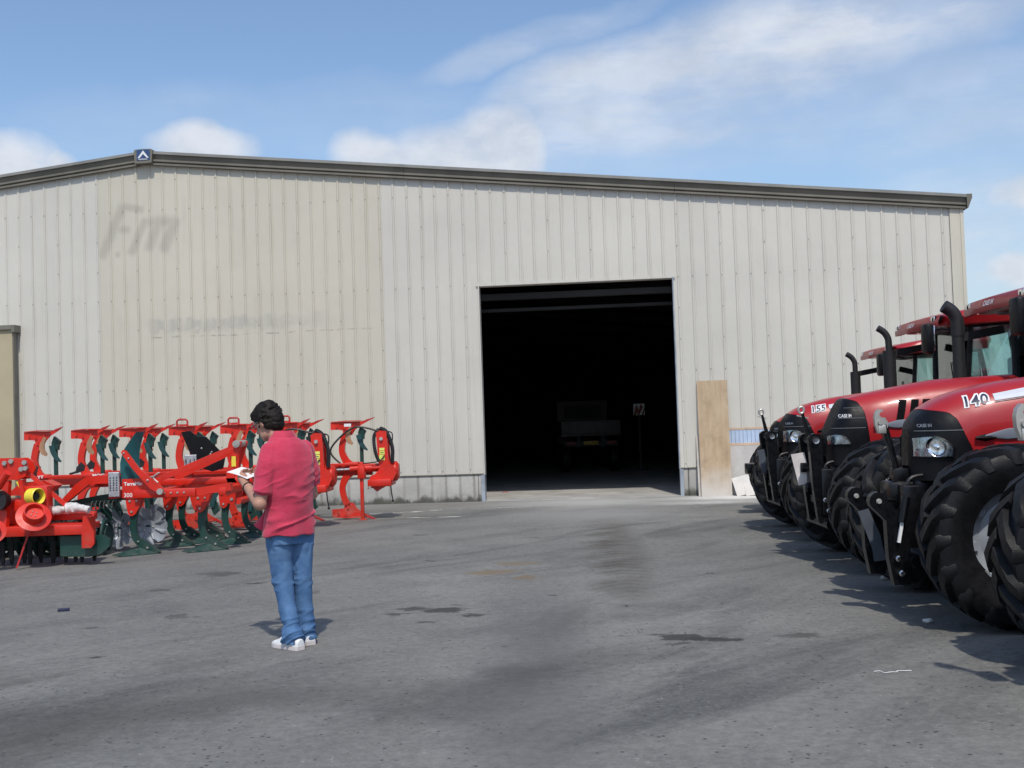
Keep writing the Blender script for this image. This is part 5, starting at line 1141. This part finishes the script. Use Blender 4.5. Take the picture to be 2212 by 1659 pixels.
# hair: a cap round the skull with tufted surface
hb_ = MB()
for c, r, sc in (((-.012, 0, .045), .108, (1.0, .86, .98)), ((-.045, 0, .0), .092, (.92, .92, 1.1)), ((-.058, 0, -.045), .068, (.8, 1.05, 1.0)), ((.045, 0, .085), .06, (1.1, 1.2, .62)), ((.0, .055, .04), .055, (1., .62, 1.)), ((.0, -.055, .04), .055, (1., .62, 1.)), ((-.03, .06, -.02), .05, (.8, .55, 1.2)), ((.075, .02, .065), .03, (1, 1.3, .8)), ((-.05, .0, .1), .06, (1, 1, .7))):
    hb_.ball(hp(*c), r, 18, sc, hr.to_3x3().to_4x4())
random.seed(3)
for k in range(70):
    g = random.uniform(0, 2*PI); el = random.uniform(-.5, 1.35); dv = Vector((math.cos(g)*math.cos(el), math.sin(g)*math.cos(el)*.85, math.sin(el)))
    if dv.x > .55 and dv.z < .55: continue
    p = Vector((-.02, 0, .035))+dv*Vector((1, 1, 1)).length/1.732*.104
    tdir = Vector((-dv.y, dv.x, -.6)).normalized()*.03*random.choice((1, -1)); tdir.z = -abs(tdir.z)*.8
    hb_.tube([hp(*p), hp(*(p+tdir*.5+dv*.010)), hp(*(p+tdir*1.1+dv*.004))], [.008, .007, .003], 6)
remesh(hb_, 'hair', M['hair'], MAN, .0055, 2, lambda v: .004*noise.noise(Vector((v.x*40, v.y*40, v.z*90)))+.0025*noise.noise(v*150))
# glasses
MB().tube([hp(.112+.0*g, .034+.021*math.cos(g), .012+.016*math.sin(g)) for g in [2*PI*i/14 for i in range(14)]], .0022, 5, True).tube([hp(.112, -.034+.021*math.cos(g), .012+.016*math.sin(g)) for g in [2*PI*i/14 for i in range(14)]], .0022, 5, True).tube([hp(.112, -.013, .014), hp(.114, 0, .016), hp(.112, .013, .014)], .0022, 5).tube([hp(.110, .055, .014), hp(.05, .080, .012), hp(-.005, .086, .004)], .0022, 5).tube([hp(.110, -.055, .014), hp(.05, -.080, .012), hp(-.005, -.086, .004)], .0022, 5).build('glasses', M['steel'], MAN)
# shirt
shm = bpy.data.materials.new('washed_red_linen'); shm.use_nodes = True; n = NT(shm.node_tree); b = n.n['Principled BSDF']
Pp = n.new('ShaderNodeTexCoord').outputs['Object']
c = n.mix(n.ss(n.noise(Pp, 6, 5, .6), .3, .7), (.48, .030, .072), (.565, .05, .10))
c = n.mix(n.ss(n.noise(n.map(Pp, (30, 30, 300)), 1., 2), .4, .7, 0, .25), c, (.58, .09, .13))
n.set(b.inputs['Base Color'], c); b.inputs['Roughness'].default_value = .85; b.inputs['Specular IOR Level'].default_value = .2; b.inputs['Sheen Weight'].default_value = .25
bp = n.new('ShaderNodeBump'); bp.inputs['Strength'].default_value = .5; bp.inputs['Distance'].default_value = .006
n.set(bp.inputs['Height'], n.m('ADD', n.noise(n.map(Pp, (14, 14, 34), rot=(R(35), 0, 0)), 1., 4, .6), n.m('MULTIPLY', n.noise(Pp, 220, 2), .25))); n.l.new(bp.outputs[0], b.inputs['Normal'])
sb = MB(); yw = 0
loft(sb, [((.02, .042, .80), .152, .205, yw), ((.016, .045, .86), .150, .200, yw), ((.008, .048, .95), .145, .195, yw), ((.0, .052, 1.05), .141, .192, yw), ((-.008, .057, 1.15), .140, .194, yw), ((-.012, .062, 1.25), .142, .200, yw), ((-.010, .064, 1.33), .138, .205, yw), ((-.004, .066, 1.40), .124, .200, yw), ((.0, .067, 1.45), .108, .170, yw), ((.01, .07, 1.49), .088, .125, yw), ((.025, .072, 1.52), .072, .09, yw)])
for s_, e_, k_ in ((shL, elL, 1), (shR, elR, -1)):
    dv = (e_-s_); cone_mb(sb, [(s_+Vector((0, -k_*.03, -.0)), s_+dv*.45, .080, .080), (s_+dv*.45, s_+dv*.68, .078, .074)], 20)
    sb.tube([s_+dv*.5, s_+dv*.80], [.074, .076], 22)
def ridge(p, k=5.): return 1-min(1., abs(noise.noise(p))*k)
def shirt_d(v):
    low = max(0, min(1, (1.36-v.z)/.3)); q = v.z+.36*v.y
    a = Vector((v.x*2.2, (v.y-.3*v.z)*2.4, q*11)); m_ = max(0, min(1, .55+noise.noise(v*6.5)*1.6))
    d_ = .012*low*noise.noise(Vector((v.x*2, v.y*2.6, q*7)))+.015*low*m_*ridge(a, 5.)+.006*noise.noise(v*7)
    up_ = max(0, min(1, (v.z-1.15)/.2)); d_ += .010*up_*ridge(Vector((v.x*4, (v.y+.5*v.z)*5, v.z*2.5+7)), 4.)*m_
    if v.z < .93: d_ += .008*math.sin(math.atan2(v.x, v.y-.03)*5.)*(0.93-v.z)/.13
    return d_-.005
remesh(sb, 'shirt', shm, MAN, .006, 4, shirt_d)
# flared shirt tail and collar
rowsf = [[Vector((.10+.10*u, .10+.10*u-.04*t, .97-.16*t-.0*u)) for u in (0, .5, 1.)] for t in (0, .33, .66, 1.)]
fl = MB(); rr_ = []
for t in (0, .25, .5, .75, 1.): rr_.append([Vector((.11+.11*u*(t**1.2), .16+.05*u*t+.02*math.sin(u*4), 1.02-.19*t+.05*u*t)) for u in (0, .35, .7, 1.)])
gf = grid_mb(rr_); k = [Vector(v)+Vector((-.006, .006, 0)) for v in gf.v]; gf.add(k, [tuple(reversed(q_)) for q_ in list(gf.f)]); gf.build('shirt_tail', shm, MAN, 60)
rc_ = []
for i in range(25):
    g = 2*PI*i/24; c0 = Vector((.03, .072, 1.50)); 
    if True:
        ax, ay = math.cos(g), math.sin(g)
        front = max(0, ax)
        rc_.append([c0+Vector((.058*ax-.01, .074*ay, .045-.045*front+.0)), c0+Vector((.066*ax-.008, .082*ay, .050-.05*front)), c0+Vector((.078*ax-.008, .096*ay, .025-.05*front)), c0+Vector((.086*ax-.008, .108*ay, -.012-.03*front)), c0+Vector((.074*ax-.008, .092*ay, -.012-.02*front))])
grid_mb(rc_).build('collar', shm, MAN, 60)
# jeans
jm = bpy.data.materials.new('blue_denim'); jm.use_nodes = True; n = NT(jm.node_tree); b = n.n['Principled BSDF']
Pp = n.new('ShaderNodeTexCoord').outputs['Object']; z = n.xyz(Pp)[2]
c = n.mix(n.ss(n.noise(Pp, 7, 5, .6), .3, .72), (.05, .12, .26), (.10, .20, .375))
c = n.mix(n.m('MULTIPLY', n.ss(n.m('ABSOLUTE', n.m('SUBTRACT', z, .62)), .26, .02), n.ss(n.noise(Pp, 5, 4), .4, .65, 0, .6)), c, (.13, .235, .40))
c = n.mix(n.ss(n.noise(n.map(Pp, (130, 130, 320)), 1., 2), .4, .8, 0, .3), c, (.16, .25, .38))
n.set(b.inputs['Base Color'], c); b.inputs['Roughness'].default_value = .85; b.inputs['Specular IOR Level'].default_value = .2
bp = n.new('ShaderNodeBump'); bp.inputs['Strength'].default_value = .35; bp.inputs['Distance'].default_value = .004; n.set(bp.inputs['Height'], n.noise(Pp, 40, 4, .6)); n.l.new(bp.outputs[0], b.inputs['Normal'])
jb = MB()
loft(jb, [((.03, .035, .74), .125, .172, 0), ((.03, .035, .82), .132, .180, 0), ((.028, .036, .90), .128, .176, 0), ((.025, .038, .96), .12, .17, 0)])
loft(jb, [((-.062, .10, .04), .082, .070, 0), ((-.06, .10, .09), .078, .070, 0), ((-.03, .098, .2), .064, .060, 0), ((.008, .098, .34), .066, .062, 0), ((.04, .097, .48), .073, .068, 0), ((.05, .10, .62), .086, .080, 0), ((.045, .108, .74), .106, .094, 0), ((.035, .11, .84), .115, .10, 0)])
loft(jb, [((.0, -.08, .04), .080, .068, 0), ((.0, -.08, .09), .076, .067, 0), ((.0, -.072, .2), .063, .059, 0), ((-.004, -.060, .34), .066, .061, 0), ((-.005, -.050, .48), .072, .066, 0), ((-.002, -.047, .62), .085, .077, 0), ((.008, -.045, .74), .105, .094, 0), ((.02, -.035, .84), .115, .10, 0)])
def jean_d(v):
    an = max(0, min(1, (.30-v.z)/.22)); kn = max(0, 1-abs(v.z-.47)/.12)*.5; top = max(0, min(1, (v.z-.62)/.15))*.5
    ph = 3 if v.y > .03 else 9
    m_ = max(0, min(1, .5+noise.noise(v*8)*1.5))
    d_ = .022*an*noise.noise(Vector((v.x*6+ph, v.y*6, v.z*20)))+.013*an*ridge(Vector((v.x*5+ph, v.y*5, (v.z+.4*v.x)*20)), 4.)
    d_ += .012*m_*(kn*2)*ridge(Vector((v.x*5, v.y*4+ph, (v.z+.5*v.y)*13)), 5.)+.013*top*m_*ridge(Vector((v.x*5, v.y*4+2, (v.z-.6*v.y)*12)), 5.)
    d_ += .007*m_*ridge(Vector((v.x*6+ph, v.y*6, v.z*3.)), 4.)
    return d_+.005*noise.noise(v*10)-.004
remesh(jb, 'jeans', jm, MAN, .0065, 2, jean_d)
# shoes
for (x, y, yw_) in ((-.05, .10, R(-4)), (.018, -.08, R(-14))):
    mt = Matrix.Translation((x, y, 0)) @ Matrix.Rotation(yw_, 4, 'Z')
    up_ = MB(); ss_ = [(-.095, .030, .072), (-.085, .038, .082), (-.05, .040, .088), (.0, .041, .095), (.05, .043, .085), (.10, .048, .070), (.15, .049, .058), (.185, .040, .048), (.205, .022, .038)]
    rows = []
    for xx, wv, hv in ss_:
        rows.append([mt @ Vector((xx, wv*1.02*math.cos(PI*i/12), .028+(hv-.028)*math.sin(PI*i/12)**.75)) for i in range(13)])
    shoe = grid_mb(rows); shoe.add(rows[0], [tuple(range(13))]); shoe.add(rows[-1], [tuple(range(13))]); so2 = shoe.build('shoe', M['sneaker'], MAN, 60)
    pts = [(xx, wv+.004) for xx, wv, hv in ss_]; ol = [(xx-.004 if i == 0 else xx, wv) for i, (xx, wv) in enumerate(pts)]+[(xx, -wv) for xx, wv in reversed(pts)]
    sl2 = MB(); m = len(ol); vs = [mt @ Vector((a, c_, .002)) for a, c_ in ol]+[mt @ Vector((a, c_, .022)) for a, c_ in ol]+[mt @ Vector((a*1.0, c_*.97, .031)) for a, c_ in ol]
    sl2.add(vs, [tuple(range(m))]+[(i, (i+1) % m, m+(i+1) % m, m+i) for i in range(m)]+[(m+i, m+(i+1) % m, 2*m+(i+1) % m, 2*m+i) for i in range(m)]+[tuple(2*m+i for i in range(m))]); sl2.build('sole', M['sole'], so2, 40)
    for sd_ in (1, -1):
        sw = [(-.035, .052), (.01, .042), (.055, .050), (.085, .064), (.05, .044), (.02, .034), (-.02, .036)]
        MB().add([mt @ Vector((a, sd_*(.0445+(.002 if a > .04 else 0)+.004), c_+.012)) for a, c_ in sw], [tuple(range(7))]).build('side_mark', M['navy'], so2, None)
        MB().add([mt @ Vector((a, sd_*.046, c_)) for a, c_ in ((-.085, .055), (-.072, .055), (-.076, .08), (-.086, .08))], [(0, 1, 2, 3)]).build('heel_mark', M['navy'], so2, None)
    lc = MB()
    for k in range(4): lc.tube([mt @ Vector((.05+k*.022, -.024, .088-k*.008)), mt @ Vector((.055+k*.022, 0, .095-k*.008)), mt @ Vector((.05+k*.022, .024, .088-k*.008))], .0035, 5)
    lc.build('lace', M['white'], so2)
# wristband on the visible wrist
wd_ = (haL-elL).normalized(); wc = haL-wd_*.075; pa = wd_.cross(Vector((0, 0, 1))).normalized(); pb_ = wd_.cross(pa)
MB().tube([wc+(pa*math.cos(2*PI*i/18)+pb_*math.sin(2*PI*i/18))*.034 for i in range(18)], .006, 6, True).build('wristband', M['matblack'], MAN)
# the sheet of paper he holds
c0 = Vector((.365, .150, 1.247)); pr_ = []
ex_ = Vector((.72, .30, .25)).normalized(); ey_ = Vector((-.35, .9, -.12)).normalized()
for i in range(7):
    u = -.085+.17*i/6; pr_.append([c0+ex_*(u)+ey_*vv+Vector((0, 0, .010*math.cos(u*14)-.02*abs(vv)*0)) for vv in (-.11, -.04, .04, .11)])
gp = grid_mb(pr_); k = [Vector(v)+Vector((0, 0, .0015)) for v in gp.v]; gp.add(k, [tuple(reversed(q_)) for q_ in list(gp.f)])
po = gp.build('paper_sheet', M['paper'], None, 60); po.matrix_basis = MAN.matrix_basis.copy()
tag(po, 'white sheet of paper held in the hand of the man in red', 'paper')

# ------------------------------------------------------------------ bits lying on the yard
def pebble(name, loc, r, m, label, cat, group=None):
    b_ = MB().ball((0, 0, r*.55), r, 10, (1.2, .9, .65))
    b_.v = [tuple(Vector(v)+Vector(v).normalized()*noise.noise(Vector(v)*30/max(r*20, 1)+Vector(loc))*r*.35) for v in b_.v]
    o = b_.build(name, m, None, 30); o.location = loc; return tag(o, label, cat, group)
pale = mat('pale_stone', (.42, .39, .34), .85, var=.15, vscale=30)
pebble('stone', (2.96, 8.22, 0), .030, mat('white_wad', (.6, .6, .58), .8, var=.1), 'crumpled white scrap on the asphalt in front of the 140 tractor wheel', 'litter')
pebble('stone', (3.35, 10.35, 0), .035, pale, 'pale stone lying beside the tractor wheels farther along the row', 'stone')
MB().box(0, 0, 0, 0, 0, 0)
o = MB().bev(-.05, .05, -.03, .03, 0, .025, .006).build('dark_block', M['navy'], None); o.location = (-4.09, 10.15, 0); o.rotation_euler = (0, 0, .3); tag(o, 'small dark blue block on the asphalt left of the man', 'litter')
o = MB().tube(spline([(-.10, .01, .006), (-.06, .02, .006), (-.05, -.03, .006), (-.01, -.04, .012), (.03, -.02, .006), (.04, .01, .006), (.12, .0, .006)], 5), .0018, 5).build('string', M['paper'], None); o.location = (2.19, 6.72, 0); tag(o, 'short bent white string lying on the asphalt', 'string')
o = MB().bev(-.06, .06, -.03, .03, 0, .012, .003).build('red_scrap', M['darkred'], None); o.location = (-.23, 25.2, .012); o.rotation_euler = (0, 0, .4); tag(o, 'small red scrap on the sunlit floor inside the doorway', 'litter')
